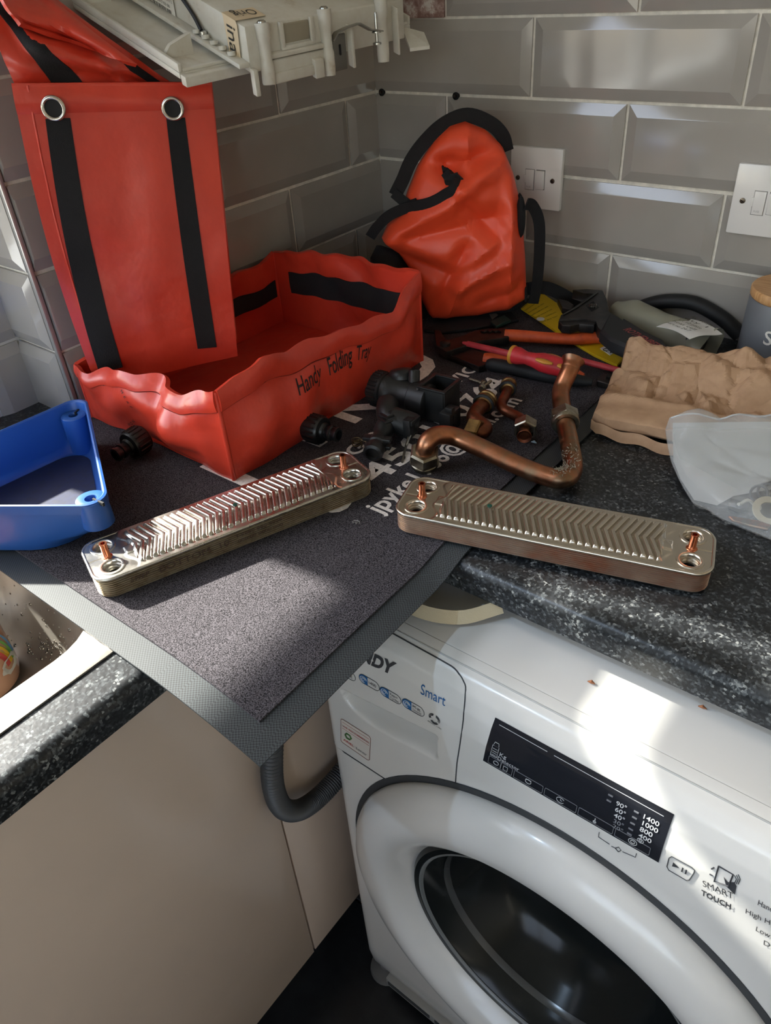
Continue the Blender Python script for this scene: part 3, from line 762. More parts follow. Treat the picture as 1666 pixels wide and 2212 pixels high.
m_ss.color(m_ss.ramp(m_ss.noise(22, 4, .6), [(.40, (206, 205, 200)), (.64, (194, 190, 180)), (.78, (160, 142, 118))]))
m_nk = NM('satin_nickel_plate', (206, 198, 185), .27, metal=1)
m_sd1 = NM('stained_steel_edge', (150, 136, 112), .42, metal=.8)
m_sd1.color(m_sd1.ramp(m_sd1.noise(70, 5, .7), [(.35, (196, 184, 156)), (.6, (168, 150, 120)), (.75, (116, 96, 74))]))
m_sd2 = NM('copper_brazed_edge', (176, 142, 122), .36, metal=.9)
m_sd2.color(m_sd2.ramp(m_sd2.noise(24, 3, .6), [(.35, (218, 198, 180)), (.55, (204, 174, 154)), (.75, (200, 142, 112))]))
m_mark = M('etched_marking', (66, 46, 34), .7)
exchanger((.3815, -.7405, MZ+.0004), math.atan2(.274, .102), 0, 1, m_ss.m, m_sd1.m, 'older heat exchanger with stained sides, marked BOTTOM, lying half in the sun on the doormat', True)
exchanger((.6585, -.579, W+.0063), math.atan2(.083, .280), -.020, -1, m_nk.m, m_sd2.m, 'newer heat exchanger with coppery sides lying on the worktop edge above the washing machine', None)

# ------------------------------------------------------------------ orange folding trays
_p = NM('orange_pvc', (205, 62, 42), .36, coat=.12)
_p.color(_p.ramp(_p.noise(14, 4, .6), [(.3, (194, 55, 38)), (.7, (212, 66, 45))])); _p.bump(_p.noise(35, 3, .5), .25, .006)
m_pvc = _p.m
m_web = M('black_velcro', (14, 14, 17), .85, bump=.5, bscale=900, bdist=.0008)
m_bp = M('black_plastic', (16, 17, 18), .38)
m_pr_dark = M('black_tray_print', (36, 22, 22), .7)
TX0, TX1, TY0, TY1 = .030, .311, -.680, -.312; TZ = MZ+.0006
AB = [(-.68, 1.031), (-.665, 1.034), (-.62, 1.048), (-.583, 1.037), (-.537, 1.032), (-.471, 1.026), (-.417, 1.018), (-.379, 1.016), (-.347, 1.032), (-.312, 1.047)]
AD = [(.03, .994), (.067, .992), (.12, 1.008), (.153, 1.013), (.214, 1.012), (.256, 1.014), (.302, 1.027), (.311, 1.031)]
BC = [(.03, 1.033), (.10, 1.042), (.175, 1.045), (.252, 1.046), (.311, 1.047)]
CD = [(-.68, .994), (-.60, 1.012), (-.393, 1.022), (-.344, 1.022), (-.312, 1.033)]
def wall_pt(side, s, q, off):
    """side wall of the soft tray; s along, q 0..1 up; off = distance outward"""
    if side == 'AB': y = lerp(TY0, TY1, s); x = TX1; h = pl(AB, y)
    elif side == 'BC': x = lerp(TX1, TX0, s); y = TY1; h = pl(BC, x)
    elif side == 'CD': y = lerp(TY1, TY0, s); x = TX0; h = pl(CD, y)
    else: x = lerp(TX0, TX1, s); y = TY0; h = pl(AD, x)
    z = lerp(TZ, h, q); e = sm(0, .12, s)*sm(1, .88, s)
    nz = n2(s*3.1+{'AB': 0, 'BC': 5, 'CD': 9, 'AD': 13}[side], q*1.7, 1.6)
    bul = e*(.010*math.sin(math.pi*q)*(1 if side in ('AB',) else .6) + .010*nz*(.4+q) )
    if side == 'AD': bul += e*(.022*math.exp(-((s-.74)/.16)**2)*math.sin(math.pi*min(1, q*1.05)) - .014*math.exp(-((s-.60)/.07)**2)*sm(.1, .5, q) - .012*math.exp(-((s-.80)/.08)**2-((q-.22)/.14)**2) - .010*math.exp(-((s-.25)/.1)**2)*sm(.4, 1, q)); z += .012*math.exp(-((s-.50)/.22)**2)*(1-q)
    if side == 'AB': bul += e*(.010*math.exp(-((s-.30)/.06)**2-((q-.35)/.3)**2) - .006*math.exp(-((s-.42)/.05)**2)*(1-q) + .006*math.exp(-((s-.16)/.1)**2))
    z += .0016*math.sin(s*37)*q*e
    o = {'AB': (1, 0), 'BC': (0, 1), 'CD': (-1, 0), 'AD': (0, -1)}[side]; o2 = bul+off
    if side in ('CD', 'BC'): o2 = min(o2, .012+off)
    return Vector((x+o[0]*o2, y+o[1]*o2, z))
ft = thing('folding_tray', (.17, -.5, TZ), 'open orange folding tray with rope of black lettering standing on the doormat in the corner'.replace('rope of ', ''), 'tray')
for sd in ('AB', 'BC', 'CD', 'AD'):
    pw = part('side_wall', MB().sheet(lambda u, v, sd=sd: wall_pt(sd, u, v, 0), 56, 20, .0030), m_pvc, ft, 60)
    if sd in ('BC', 'AD', 'AB', 'CD'):
        part('hem', MB().sheet(lambda u, v, sd=sd: wall_pt(sd, u, lerp(.80, 1.012, v), (.0006+.0022*math.sin(math.pi*min(1, .12+v*.9)))*(1)), 56, 6, .0052), m_pvc, pw, 60)
        part('hem_stitching', MB().tube([wall_pt(sd, k/40, .79, .0022) for k in range(41)], .0007, 5), M('stitch_shadow', (130, 36, 26), .6), pw)
part('base', MB().sheet(lambda u, v: (lerp(TX0+.001, TX1-.001, u), lerp(TY0+.001, TY1-.001, v), TZ+.0022+.004*max(0, n2(u*3, v*3, 1))*sm(0, .1, u)*sm(1, .9, u)), 24, 30, .003), m_pvc, ft, 60)
for x, y, h in ((TX1, TY0, 1.031), (TX1, TY1, 1.047), (TX0, TY1, 1.033), (TX0, TY0, .994)):
    part('corner_seam', MB().tube([(x, y, TZ), (x, y, lerp(TZ, h, .5)), (x, y, h)], .0028, 8), m_pvc, ft, 60)
def tband(side, s0, s1, q0, q1, off, name='velcro_band'):
    part(name, MB().sheet(lambda u, v: wall_pt(side, lerp(s0, s1, u), lerp(q0, q1, v), off), 30, 4, .0012), m_web, ft, 60)
tband('BC', .12, .90, .46, .74, -.0030); tband('CD', .02, .42, .42, .66, -.0030)
part('velcro_band', MB().sheet(lambda u, v: (lerp(.150, .180, v)+.02*u, lerp(-.55, -.35, u), TZ+.0055+.0035*sm(0, .3, u)), 12, 3, .0012), m_web, ft, 60)
tband('AD', .02, .12, .38, .62, -.003)
def ab_print(y0, z0, y1, z1):
    d = Vector((y1-y0, z1-z0)); Ld = d.length; d /= Ld; nn = Vector((-d.y, d.x))
    def fn(u, v):
        q = Vector((y0, z0)) + d*u + nn*v; s = (q.x-TY0)/(TY1-TY0); h = pl(AB, q.x); return wall_pt('AB', s, (q.y-TZ)/(h-TZ), .0023)
    return fn, Ld
fn, Ld = ab_print(-.577, .986, -.530, .9855); lettering('Handy', .028, fn, m_pr_dark, ft, bold=.006, shear=.25, width=Ld)
fn, Ld = ab_print(-.517, .985, -.470, .982); lettering('Folding', .030, fn, m_pr_dark, ft, bold=.008, shear=.2, width=Ld)
fn, Ld = ab_print(-.462, .9815, -.437, .979); lettering('Tray', .028, fn, m_pr_dark, ft, bold=.006, shear=.2, width=Ld)
# arc of print around the code panel (the code itself left out)
def ad_map(x, z, off=.0023):
    s = (x-TX0)/(TX1-TX0); h = pl(AD, x); return wall_pt('AD', s, (z-TZ)/(h-TZ), off)
for k, ch in enumerate('ORDER  HERE   NOW'):
    if ch == ' ': continue
    a = math.radians(140-13.5*k); cx, cz = .118+.030*math.cos(a), .963+.030*math.sin(a); ta = a-math.pi/2
    f2 = lambda u, v, cx=cx, cz=cz, ta=ta: ad_map(cx+u*math.cos(ta)-v*math.sin(ta), cz+u*math.sin(ta)+v*math.cos(ta))
    lettering(ch, .0068, f2, m_pr_dark, ft, bold=.01, align='CENTER')
# hose connectors
def connector(c, ax, label=None):
    A = Vector(ax).normalized(); mb = MB()
    mb.lathe([(.0160, 0), (.0172, .002), (.0172, .021), (.0158, .023), (.0105, .024), (.0095, .027), (.0078, .028), (.0078, .031), (.0092, .033), (.0092, .036), (.0076, .037), (.0076, .040), (.0088, .042), (.0088, .045), (.006, .046), (.006, .03)], c, A, 28)
    u = A.orthogonal().normalized(); w = A.cross(u)
    for k in range(18):
        t = 2*math.pi*k/18; p = Vector(c)+A*.012+(u*math.cos(t)+w*math.sin(t))*.0172
        mb.tube([p-A*.008, p+A*.008], .0013, 5)
    o = part('hose_connector', mb, m_bp, ft, 40)
    return o
connector(wall_pt('AB', .305, .17, .001)+Vector((.0, 0, .0)), (1, .12, .0))
connector(Vector((.168, -.695, TZ+.0195)), (.10, -1, -.04))

ht = thing('hanging_tray', (.11, -.57, .98), 'second orange tray, folded flat and hanging upright in front of the tiled window reveal', 'tray')
HB0, HB1 = Vector((.052, -.672, .965)), Vector((.168, -.528, .978))
HT0, HT1 = at(25, 183, x=.070), at(455, 182, x=.160)
hn = (HB1-HB0).cross(HT0-HB0).normalized(); hn = hn if hn.dot(CAM_POS-HB0) > 0 else -hn
def flap(u, v, off=0):
    p = HB0.lerp(HB1, u).lerp(HT0.lerp(HT1, u), v)
    w = .004*n2(u*2.2, v*3, 1.5) + .006*math.exp(-((u-.45-.25*v)/.12)**2)*math.sin(math.pi*v) - .004*math.exp(-((u-.55)/.1)**2-((v-.35)/.2)**2)
    side = -.006*math.sin(v*math.pi)*(1-u)
    return p + hn*(w+off) + (HB0-HB1).normalized()*(.010*math.sin(v*math.pi)*(1-u))
part('front_panel', MB().sheet(lambda u, v: flap(u, v), 40, 50, .005), m_pvc, ht, 60)
part('back_panel', MB().sheet(lambda u, v: flap(u*.98+.03, lerp(.05, 1.0, v), -.014-.006*math.sin(9*v)), 24, 30, .004), m_pvc, ht, 60)
part('top_hem', MB().sheet(lambda u, v: flap(u, lerp(.925, 1.004, v), .0035*math.sin(math.pi*min(1, .1+v))), 40, 5, .004), m_pvc, ht, 60)
part('edge_hem', MB().tube([flap(.075, k/30, .0028) for k in range(31)], .0012, 6), m_pvc, ht, 60)
def hlocal(px, py):
    """panel coordinates under a photograph pixel"""
    d = (_r*((px-833)/FPX)+_d*((py-1106)/FPX)+_f); P = CAM_POS + d*((HB0-CAM_POS).dot(hn)/d.dot(hn))
    best = None
    for i in range(101):
        for j in range(101):
            q = HB0.lerp(HB1, i/100).lerp(HT0.lerp(HT1, i/100), j/100); e = (q-P).length
            if best is None or e < best[0]: best = (e, i/100, j/100)
    return best[1:]
for q in ([(107, 255), (160, 254), (269, 791), (217, 799)], [(370, 255), (412, 253), (467, 748), (428, 753)]):
    A_, B_, C_, D_ = [Vector(hlocal(*p)) for p in q]
    part('velcro_strip', MB().sheet(lambda u, v: flap(*(A_.lerp(B_, u).lerp(D_.lerp(C_, u), v)), .0034), 4, 40, .0014), m_web, ht, 60)
m_chr = M('nickel_eyelet', (196, 190, 182), .18, metal=1)
for (px, py) in ((121, 233), (388, 233)):
    u, v = hlocal(px, py); c = flap(u, v, .0072)
    e = part('eyelet', MB().lathe([(.0126, -.0005), (.0124, .0014), (.0110, .0024), (.0094, .0022), (.0083, .0010), (.0080, -.001)], c, hn, 28, caps=False), m_chr, ht, 60)
    part('eyelet_hole', MB().lathe([(.0084, .0001), (0, .0001)], c, hn, 24, caps=False), m_dark, e)
# draped upper part of the hanging tray
UT0, UT1 = at(-25, 60, x=.030)+Vector((0, 0, .06)), Vector((.012, -.60, 1.405))
def drape(u, v, off=0):
    p = (HT0+Vector((-.004, .006, -.01))).lerp(HT1+Vector((-.030, .005, -.02)), u)
    q = UT0.lerp(UT1, u); w = p.lerp(q, v)
    f = .020*math.sin(math.pi*min(1, v*1.1)) + .010*n2(u*2.5, v*2.5, 1.7) + .018*math.exp(-((v-.35+.25*(u-.5))/.10)**2)*sm(.1, .35, u)*sm(1.0, .8, u) - .026*math.exp(-((v-.52+.3*(u-.5))/.07)**2)*sm(.15, .4, u)*sm(.95, .7, u) + .012*math.exp(-((u-.28)/.07)**2)*v
    f += .010*math.exp(-((u-.62-.2*v)/.05)**2)*sm(.5, .1, v)
    return w + hn*(f-.010+off)
part('draped_panel', MB().sheet(lambda u, v: drape(u, v), 44, 44, .004), m_pvc, ht, 60)
part('strap', MB().sheet(lambda u, v: drape(lerp(.20, .39, u)+(-.10*v+.04*math.sin(v*5)), v, .0038), 4, 40, .0014), m_web, ht, 60)
part('strap', MB().sheet(lambda u, v: drape(lerp(.84, .93, u), lerp(0, .6, v), .0038), 4, 24, .0014), m_web, ht, 60)
part('fold_lip', MB().sheet(lambda u, v: drape(lerp(.30, .98, u), lerp(.50, 1.0, v)-.22*(u-.3), .010+.022*sm(1, 0, v)+.006*math.sin(u*9)), 30, 16, .004), m_pvc, ht, 60)
part('handle_slot', MB().sheet(lambda u, v: drape(lerp(.40, .74, u), .50-.24*(u-.4)+lerp(-.035, .035, v)*math.sin(math.pi*min(1, .12+u*.8)), .0055), 16, 4, .0012), m_dark, ht, 60)

# ------------------------------------------------------------------ blue triangular container
_b = NM('blue_plastic', (38, 84, 156), .36, coat=.1); m_blue = _b.m
bt = thing('blue_tray', (.16, -.83, MZ), 'blue triangular plastic container left of the older heat exchanger', 'container')
TRI = [Vector((.087, -.708)), Vector((.322, -.838)), Vector((.070, -1.005))]
def tri_outline(pts, r, n=9):
    out = []
    for i in range(3):
        p = pts[i]; a = (pts[i-1]-p).normalized(); b = (pts[(i+1) % 3]-p).normalized(); hb = (a+b).normalized(); half = math.acos(max(-1, min(1, a.dot(b))))/2
        rr = r[i] if isinstance(r, (list, tuple)) else r
        c = p+hb*(rr/math.sin(half)); s = (p+a*(rr/math.tan(half)))-c; e = (p+b*(rr/math.tan(half)))-c
        a0 = math.atan2(s.y, s.x); a1 = math.atan2(e.y, e.x); d = (a1-a0+math.pi) % (2*math.pi)-math.pi
        out += [c+Vector((math.cos(a0+d*k/n), math.sin(a0+d*k/n)))*rr for k in range(n+1)]
    full = []
    for i, p in enumerate(out):               # straight sides get extra points
        full.append(p)
        if (i+1) % (n+1) == 0:
            q = out[(i+1) % len(out)]; full += [p.lerp(q, k/5) for k in range(1, 5)]
    return full
cen = Vector((.16, -.85))
def inset_tri(d): return [p + (cen-p).normalized()*d for p in TRI]
Z0 = MZ+.0005; Z1 = .981
RB, RM, RT = [.026, .056, .03], [.022, .046, .026], [.018, .018, .018]
lv = [(inset_tri(.024), RB, Z0+.002), (inset_tri(.020), RB, Z0), (inset_tri(.016), RB, Z0+.001), (inset_tri(.013), RB, Z0+.005), (inset_tri(.011), RM, Z0+.014), (inset_tri(.010), [.02, .028, .022], Z0+.022), (inset_tri(.009), RT, Z0+.030), (inset_tri(.006), RT, Z1-.012), (inset_tri(.001), RT, Z1-.011), (inset_tri(0), RT, Z1),
      (inset_tri(.004), [.017]*3, Z1+.0006), (inset_tri(.0075), [.016]*3, Z1-.001), (inset_tri(.010), [.016]*3, Z1-.012), (inset_tri(.014), [.016]*3, Z0+.031), (inset_tri(.016), [.02, .027, .022], Z0+.023), (inset_tri(.018), RM, Z0+.0155), (inset_tri(.021), RB, Z0+.007), (inset_tri(.026), RB, Z0+.0045)]
rings = [[Vector((p.x, p.y, z)) for p in tri_outline(t_, r_)] for t_, r_, z in lv]
mb = MB(); n = len(rings[0])
for rg in rings: mb.v += rg
for L in range(len(rings)-1):
    for k in range(n): mb.f.append((L*n+k, L*n+(k+1) % n, (L+1)*n+(k+1) % n, (L+1)*n+k))
mb.f.append(tuple(range(n))[::-1]); mb.f.append(tuple((len(rings)-1)*n+k for k in range(n)))
part('container_body', mb, m_blue, bt, 40)
for i, (d, zt) in enumerate(((.036, Z1-.010), (.030, Z1-.0005), (.036, Z1-.010))):
    p = TRI[i] + (cen-TRI[i]).normalized()*d
    part('corner_post', MB().lathe([(.016, (Z0+.005 if i != 1 else Z0+.032)-zt), (.0155, -.006), (.0148, -.001), (.013, 0), (.006, -.0005), (.0052, -.003), (.0050, -.012), (0, -.0125)], (p.x, p.y, zt), (0, 0, 1), 24, caps=False), m_blue, bt, 40)
    q = TRI[i] + (cen-TRI[i]).normalized()*(d-.012)
    part('post_slit', MB().box((q.x, q.y, zt-.0012), (.016, .0022, .004), rot=Matrix.Rotation(math.atan2((cen-TRI[i]).y, (cen-TRI[i]).x), 3, 'Z')), m_dark, bt)
_g = NM('dirty_residue', (34, 36, 44), .5); _g.color(_g.ramp(_g.noise(120, 5, .7), [(.42, (18, 28, 62)), (.60, (20, 26, 52)), (.74, (26, 28, 42)), (.86, (60, 56, 52))])); _g.bump(_g.noise(90, 3), .15, .001)
rz = tri_outline(inset_tri(.030), RB)
part('residue', MB().add([(p.x, p.y, Z0+.0052) for p in rz], [tuple(range(len(rz)))]), _g.m, bt, fix=False)
# ------------------------------------------------------------------ boiler control box, swung down above the corner
m_abs = NM('aged_white_plastic', (205, 203, 192), .45)
m_abs.color(m_abs.ramp(m_abs.noise(30, 5, .65), [(.35, (208, 206, 196)), (.62, (198, 193, 180)), (.75, (172, 160, 140))])); m_abs = m_abs.m
m_scr = M('bright_screw', (180, 180, 176), .25, metal=1)
m_wire = M('black_cable', (24, 24, 24), .5)
B0 = Vector((.2, -.46, 1.297))
def BF(a, b, c): return B0 + Vector((0, 1, .02))*a + Vector((-.927, 0, .375))*b + Vector((0, 0, c))
cbx = thing('control_box', BF(.1, .1, 0), 'aged white plastic boiler control box hanging open at the top left', 'control box')
def bbox(a0, a1, b0, b1, c0, c1, mb=None, bev=.0012):
    m2 = mb or MB(); t = MB().box((0, 0, 0), (a1-a0, b1-b0, c1-c0), bev=bev)
    m2.add([BF((a0+a1)/2+v.x, (b0+b1)/2+v.y, (c0+c1)/2+v.z) for v in t.v], t.f); return m2
mb = bbox(-.077, .335, .03, .208, -.006, 0)
bbox(-.077, -.072, .03, .208, 0, .0085, mb); bbox(-.072, .330, .03, .034, 0, .003, mb); bbox(.330, .335, .03, .208, 0, .010, mb)
part('front_plate', mb, m_abs, cbx)
mb = MB(); pts = [(-.075, .030, -.006), (-.02, .030, -.006), (-.02, .012, -.009), (-.05, .016, -.008)]
part('plate_lip', bbox(-.076, .31, .022, .0305, -.011, -.001), m_abs, cbx)
mb = bbox(0, .285, .0, .205, 0, .044, bev=.002)
body = part('housing', mb, m_abs, cbx)
part('flange', bbox(-.016, .0, .0, .20, .006, .011), m_abs, cbx)
for k in range(5): part('flange_boss', MB().lathe([(.0045, 0), (.0045, .004), (.0028, .004), (.0028, .001), (0, .001)], BF(-.008, .02+.014*k, .011), n=14), m_abs, cbx)
for b in (.06, .20): part('rib', MB().add([BF(-.074+.0, b, 0), BF(-.03, b, 0), BF(-.03, b, .020), BF(-.06, b, .012), BF(-.074, b+.004, 0), BF(-.03, b+.004, 0), BF(-.03, b+.004, .020), BF(-.06, b+.004, .012)], [(0, 1, 2, 3), (7, 6, 5, 4), (0, 4, 5, 1), (1, 5, 6, 2), (2, 6, 7, 3), (3, 7, 4, 0)]), m_abs, cbx)
for a, top in ((.022, .047), (.125, .050), (.232, .052)):
    bs = part('boss', MB().lathe([(.0072, -.018 if a > .1 else -.012), (.0078, -.010), (.0078, .006), (.0068, .010), (.0068, .030), (.0082, .033), (.0082, top), (.004, top)], BF(a, -.004, 0), n=20), m_abs, cbx)
    part('screw', MB().lathe([(.0052, 0), (.005, .0014), (.003, .0028), (0, .003)], BF(a, -.004, top), n=16), m_scr, bs)
part('ledge', bbox(.028, .118, -.006, 0, .012, .017), m_abs, cbx); part('ledge', bbox(.028, .118, -.004, 0, -.014, .010), m_abs, cbx)
part('rail', bbox(.030, .100, -.007, -.003, -.012, -.002), m_abs, cbx); part('clip', bbox(.096, .112, -.009, -.002, -.016, .004), m_abs, cbx)
part('rib', bbox(.165, .170, -.010, 0, -.014, .030), m_abs, cbx); part('rib', bbox(.258, .262, -.010, 0, -.012, .040), m_abs, cbx); part('rib', bbox(-.002, .005, -.007, 0, -.020, .006), m_abs, cbx)
part('recess', bbox(.055, .100, -.0012, .001, .022, .041), M('recess_plastic', (150, 142, 124), .5), cbx)
part('recess_frame', bbox(.050, .056, -.004, 0, .019, .044, bbox(.100, .106, -.004, 0, .019, .044, bbox(.050, .106, -.004, 0, .017, .021))), m_abs, cbx)
mb = MB().strap([BF(.128, -.010, .020), BF(.135, -.012, .028), BF(.150, -.014, .032), BF(.175, -.014, .034), BF(.190, -.020, .028), BF(.208, -.024, .026)], (1, 0, 0), .008, .0016)
br = part('bracket', mb, M('bracket_steel', (150, 148, 142), .35, metal=1), cbx)
part('bracket_plate', bbox(.136, .160, -.004, -.002, -.016, .022), M('zinc_plate', (120, 118, 112), .45, metal=.8), cbx)
part('slot', bbox(.146, .150, -.0045, -.003, .0, .012), m_dark, cbx)
part('bolt', MB().lathe([(.0055, 0), (.0055, .002), (.002, .003), (.002, .012), (.006, .0125), (.006, .014), (.002, .0145), (.002, .032), (.0015, .034)], BF(.200, -.022, .012), n=14), m_scr, br)
part('arrow_tab', MB().add([BF(.315, .03, .0), BF(.335, .005, 0), BF(.315, -.02, -.004), BF(.295, .0, -.012), BF(.315, .03, -.005), BF(.335, .005, -.006), BF(.315, -.02, -.008), BF(.295, .0, -.016)], [(0, 1, 2, 3), (7, 6, 5, 4), (0, 4, 5, 1), (1, 5, 6, 2), (2, 6, 7, 3), (3, 7, 4, 0)]), m_abs, cbx)
part('hinge_arm', bbox(.02, .04, .20, .209, -.002, .02), m_abs, cbx); part('hinge_arm', bbox(.24, .26, .20, .209, -.002, .05), m_abs, cbx)
part('hinge_bracket', MB().span((.0005, -.44, 1.385), (.012, -.16, 1.46), bev=.001), M('boiler_frame', (170, 170, 166), .4, metal=.8), cbx)
part('stay', MB().tube([BF(.03, .205, .015), (.006, -.43, 1.42)], .004, 8).tube([BF(.25, .20, .04), (.006, -.20, 1.44)], .004, 8), m_scr, cbx)
cab = catmull([BF(-.004, .175, .10), BF(-.003, .12, .050), BF(-.004, .085, .028), BF(-.006, .070, .016)], 6)
part('cable', MB().tube(cab, .0022, 8), m_wire, cbx)
part('cable_screw', MB().lathe([(.0045, 0), (.0045, .004), (.003, .005), (0, .005)], BF(-.006, .068, .0115), n=14), m_scr, cbx)
# labels on the end wall (a = 0 side)
def LW(b, c): return BF(-.0022, b, c)
m_lab = M('paper_label', (214, 210, 200), .7); m_lb2 = M('cream_label', (212, 192, 160), .7); m_tx = M('label_print', (50, 48, 44), .7)
lab = part('label', MB().add([LW(.205, .004), LW(.118, .004), LW(.118, .030), LW(.205, .034)], [(0, 1, 2, 3)]), m_lab, cbx, fix=False)
rr = random.Random(2); mb = MB(); b = .185
while b > .124:
    w = rr.choice((.0006, .0011, .0016)); mb.add([BF(-.0025, b, .006), BF(-.0025, b-w, .006), BF(-.0025, b-w, .0145), BF(-.0025, b, .0145)], [(0, 1, 2, 3)]); b -= w+rr.choice((.0008, .0012))
o = part('barcode', mb, m_tx, lab, fix=False); o['kind'] = 'stuff'
def bl(body, b, c, size, w): lettering(body, size, lambda u, v: BF(-.0025, b-u, c+v), m_tx, lab, width=w)
bl('0120 437-010 CM 46-0 7 03 00', .186, .0165, .0042, .060); bl('07/46  10', .16, .0225, .0042, .026); bl('0713 12', .13, .0225, .0042, .01)
mb = MB()
for i in range(7):
    for j in range(5):
        if rr.random() < .55: mb.add([BF(-.0025, .186-.0018*i, .0225+.0018*j), BF(-.0025, .1845-.0018*i, .0225+.0018*j), BF(-.0025, .1845-.0018*i, .024+.0018*j), BF(-.0025, .186-.0018*i, .024+.0018*j)], [(0, 1, 2, 3)])
org = part('label', MB().add([LW(.030, .006), LW(.012, .008), LW(.010, .0425), BF(-.0018, .012, .0455), BF(.045, .012, .0457), BF(.045, .034, .0457), BF(-.0018, .034, .0455), LW(.032, .0425)], [(0, 1, 2, 7), (7, 2, 3, 6), (6, 3, 4, 5)]), m_lb2, cbx, fix=False, label='cream label')
lettering('inal', .020, lambda u, v: BF(-.0030, .027-v, .038-u), m_tx, org, width=.030)
lettering('Orig', .018, lambda u, v: BF(.040-.9*u, .030-v, .0460), m_tx, org, width=.036)

# ------------------------------------------------------------------ socket plates and wall plugs
m_sp = M('white_moulded_plastic', (226, 222, 218), .3, coat=.2)
def spur(cx, cz, flip, label):
    t = thing('fused_switch', (cx, 0, cz), label, 'switch', 'fused switches on the tiled wall')
    y0 = -.0068
    part('face_plate', MB().box((cx, y0-.0045, cz), (.088, .009, .088), bev=.0018, seg=2), m_sp, t)
    yf_ = y0-.009
    part('fuse_carrier', MB().box((cx-.009, yf_-.0004, cz-.002), (.0145, .002, .029), bev=.0006), m_sp, t)
    part('carrier_gap', MB().box((cx-.009, yf_-.0001, cz-.002), (.0158, .0006, .0303)), M('gap_shade', (120, 116, 112), .6), t)
    part('carrier_latch', MB().box((cx-.0175, yf_-.0008, cz-.001), (.003, .002, .011), bev=.0004), m_sp, t)
    lettering('FUSE', .0035, lambda u, v: Vector((cx-.0135+u, yf_-.0016, cz-.0135+v)), M('moulded_letters', (170, 166, 162), .5), t)
    part('rocker', MB().box((cx+.0095, yf_-.0018, cz-.001), (.0135, .006, .0265), rot=Matrix.Rotation(math.radians(6), 3, 'X'), bev=.0010), m_sp, t)
    part('rocker_gap', MB().box((cx+.0095, yf_-.0001, cz-.001), (.0150, .0006, .0285)), bpy.data.materials['gap_shade'], t)
    for sx in (-.030, .030):
        sc = part('screw', MB().lathe([(.0036, 0), (.0034, .0012), (.002, .0016), (0, .0017)], (cx+sx, yf_, cz-.001), (0, -1, 0), 16), M('dull_screw', (110, 100, 88), .35, metal=1), t)
        part('screw_slot', MB().box((cx+sx, yf_-.0017, cz-.001), (.0055, .0005, .0009), rot=Matrix.Rotation(.5, 3, 'Y')), m_dark, sc)
spur(.3192, 1.1035, 0, 'white fused switch right behind the upright orange bag')
spur(.6585, 1.1045, 0, 'white fused switch cut by the right edge above the grey canister')
def plug(px, py, label, hang=0):
    p = at(px, py, y=-.001); t = thing('wall_plug', p, label, 'wall plug')
    part('rim', MB().lathe([(.0058, .0), (.0056, .004), (.004, .0055), (.0035, .003), (0, .0032)], p, (0, -1, 0), 14), m_dark, t)
    mb = MB().lathe([(.0022, .003), (.0024, .008), (.0012, .0085)], p+Vector((.0004, 0, .0006)), (0, -1, 0), 10)
    if hang: mb.tube([p+Vector((0, -.004, .018)), p+Vector((.001, -.005, .008)), p+Vector((.001, -.004, 0))], .0014, 6)
    part('screw_tip', mb, M('rusty_screw', (58, 48, 42), .5, metal=.7), t)
plug(827, 199, 'dark wall plug in the grout line nearest the wall corner'); plug(987, 207, 'dark wall plug in the grout above the upright orange bag'); plug(866, 78, 'dark wall plug hanging below the boiler control box', 1)

# ------------------------------------------------------------------ soft bags: a rounded body from an outline
def resample(poly, n):
    P = [Vector(p) for p in poly]; P.append(P[0]); L = [0]
    for a, b in zip(P, P[1:]): L.append(L[-1]+(b-a).length)
    out = []
    for k in range(n):
        s = L[-1]*k/n
        for i in range(len(L)-1):
            if s <= L[i+1]: out.append(P[i].lerp(P[i+1], (s-L[i])/max(1e-9, L[i+1]-L[i]))); break
    return out
def puff(poly, cen, front, back, n=96, rings=22, power=2.2):
    """poly 2D; front/back(u,v,edge) -> 3D point, edge 0 at the rim .. 1 inside"""
    R = resample([Vector((p[0], p[1])) for p in poly], n); c = Vector(cen); mb = MB()
    for fn, rev in ((front, 0), (back, 1)):
        o = len(mb.v); mb.v.append(Vector(fn(c.x, c.y, 1)))
        for j in range(1, rings+1):
            t = (j/rings)**.8; e = (1-t**power)**(1/power)
            for p in R: q = c.lerp(p, t); mb.v.append(Vector(fn(q.x, q.y, e)))
        for k in range(n):
            l = (k+1) % n; mb.f.append((o, o+1+k, o+1+l))
            for j in range(rings-1): mb.f.append((o+1+j*n+k, o+1+(j+1)*n+k, o+1+(j+1)*n+l, o+1+j*n+l))
    return mb
def weld(mb, d=.0002):
    bm = bmesh.new(); vs = [bm.verts.new(v) for v in mb.v]
    for f in mb.f:
        try: bm.faces.new([vs[i] for i in f])
        except ValueError: pass
    bmesh.ops.remove_doubles(bm, verts=bm.verts[:], dist=d); bm.verts.index_update()
    m2 = MB(); m2.v = [v.co.copy() for v in bm.verts]; m2.f = [[v.index for v in f.verts] for f in bm.faces]; bm.free(); return m2

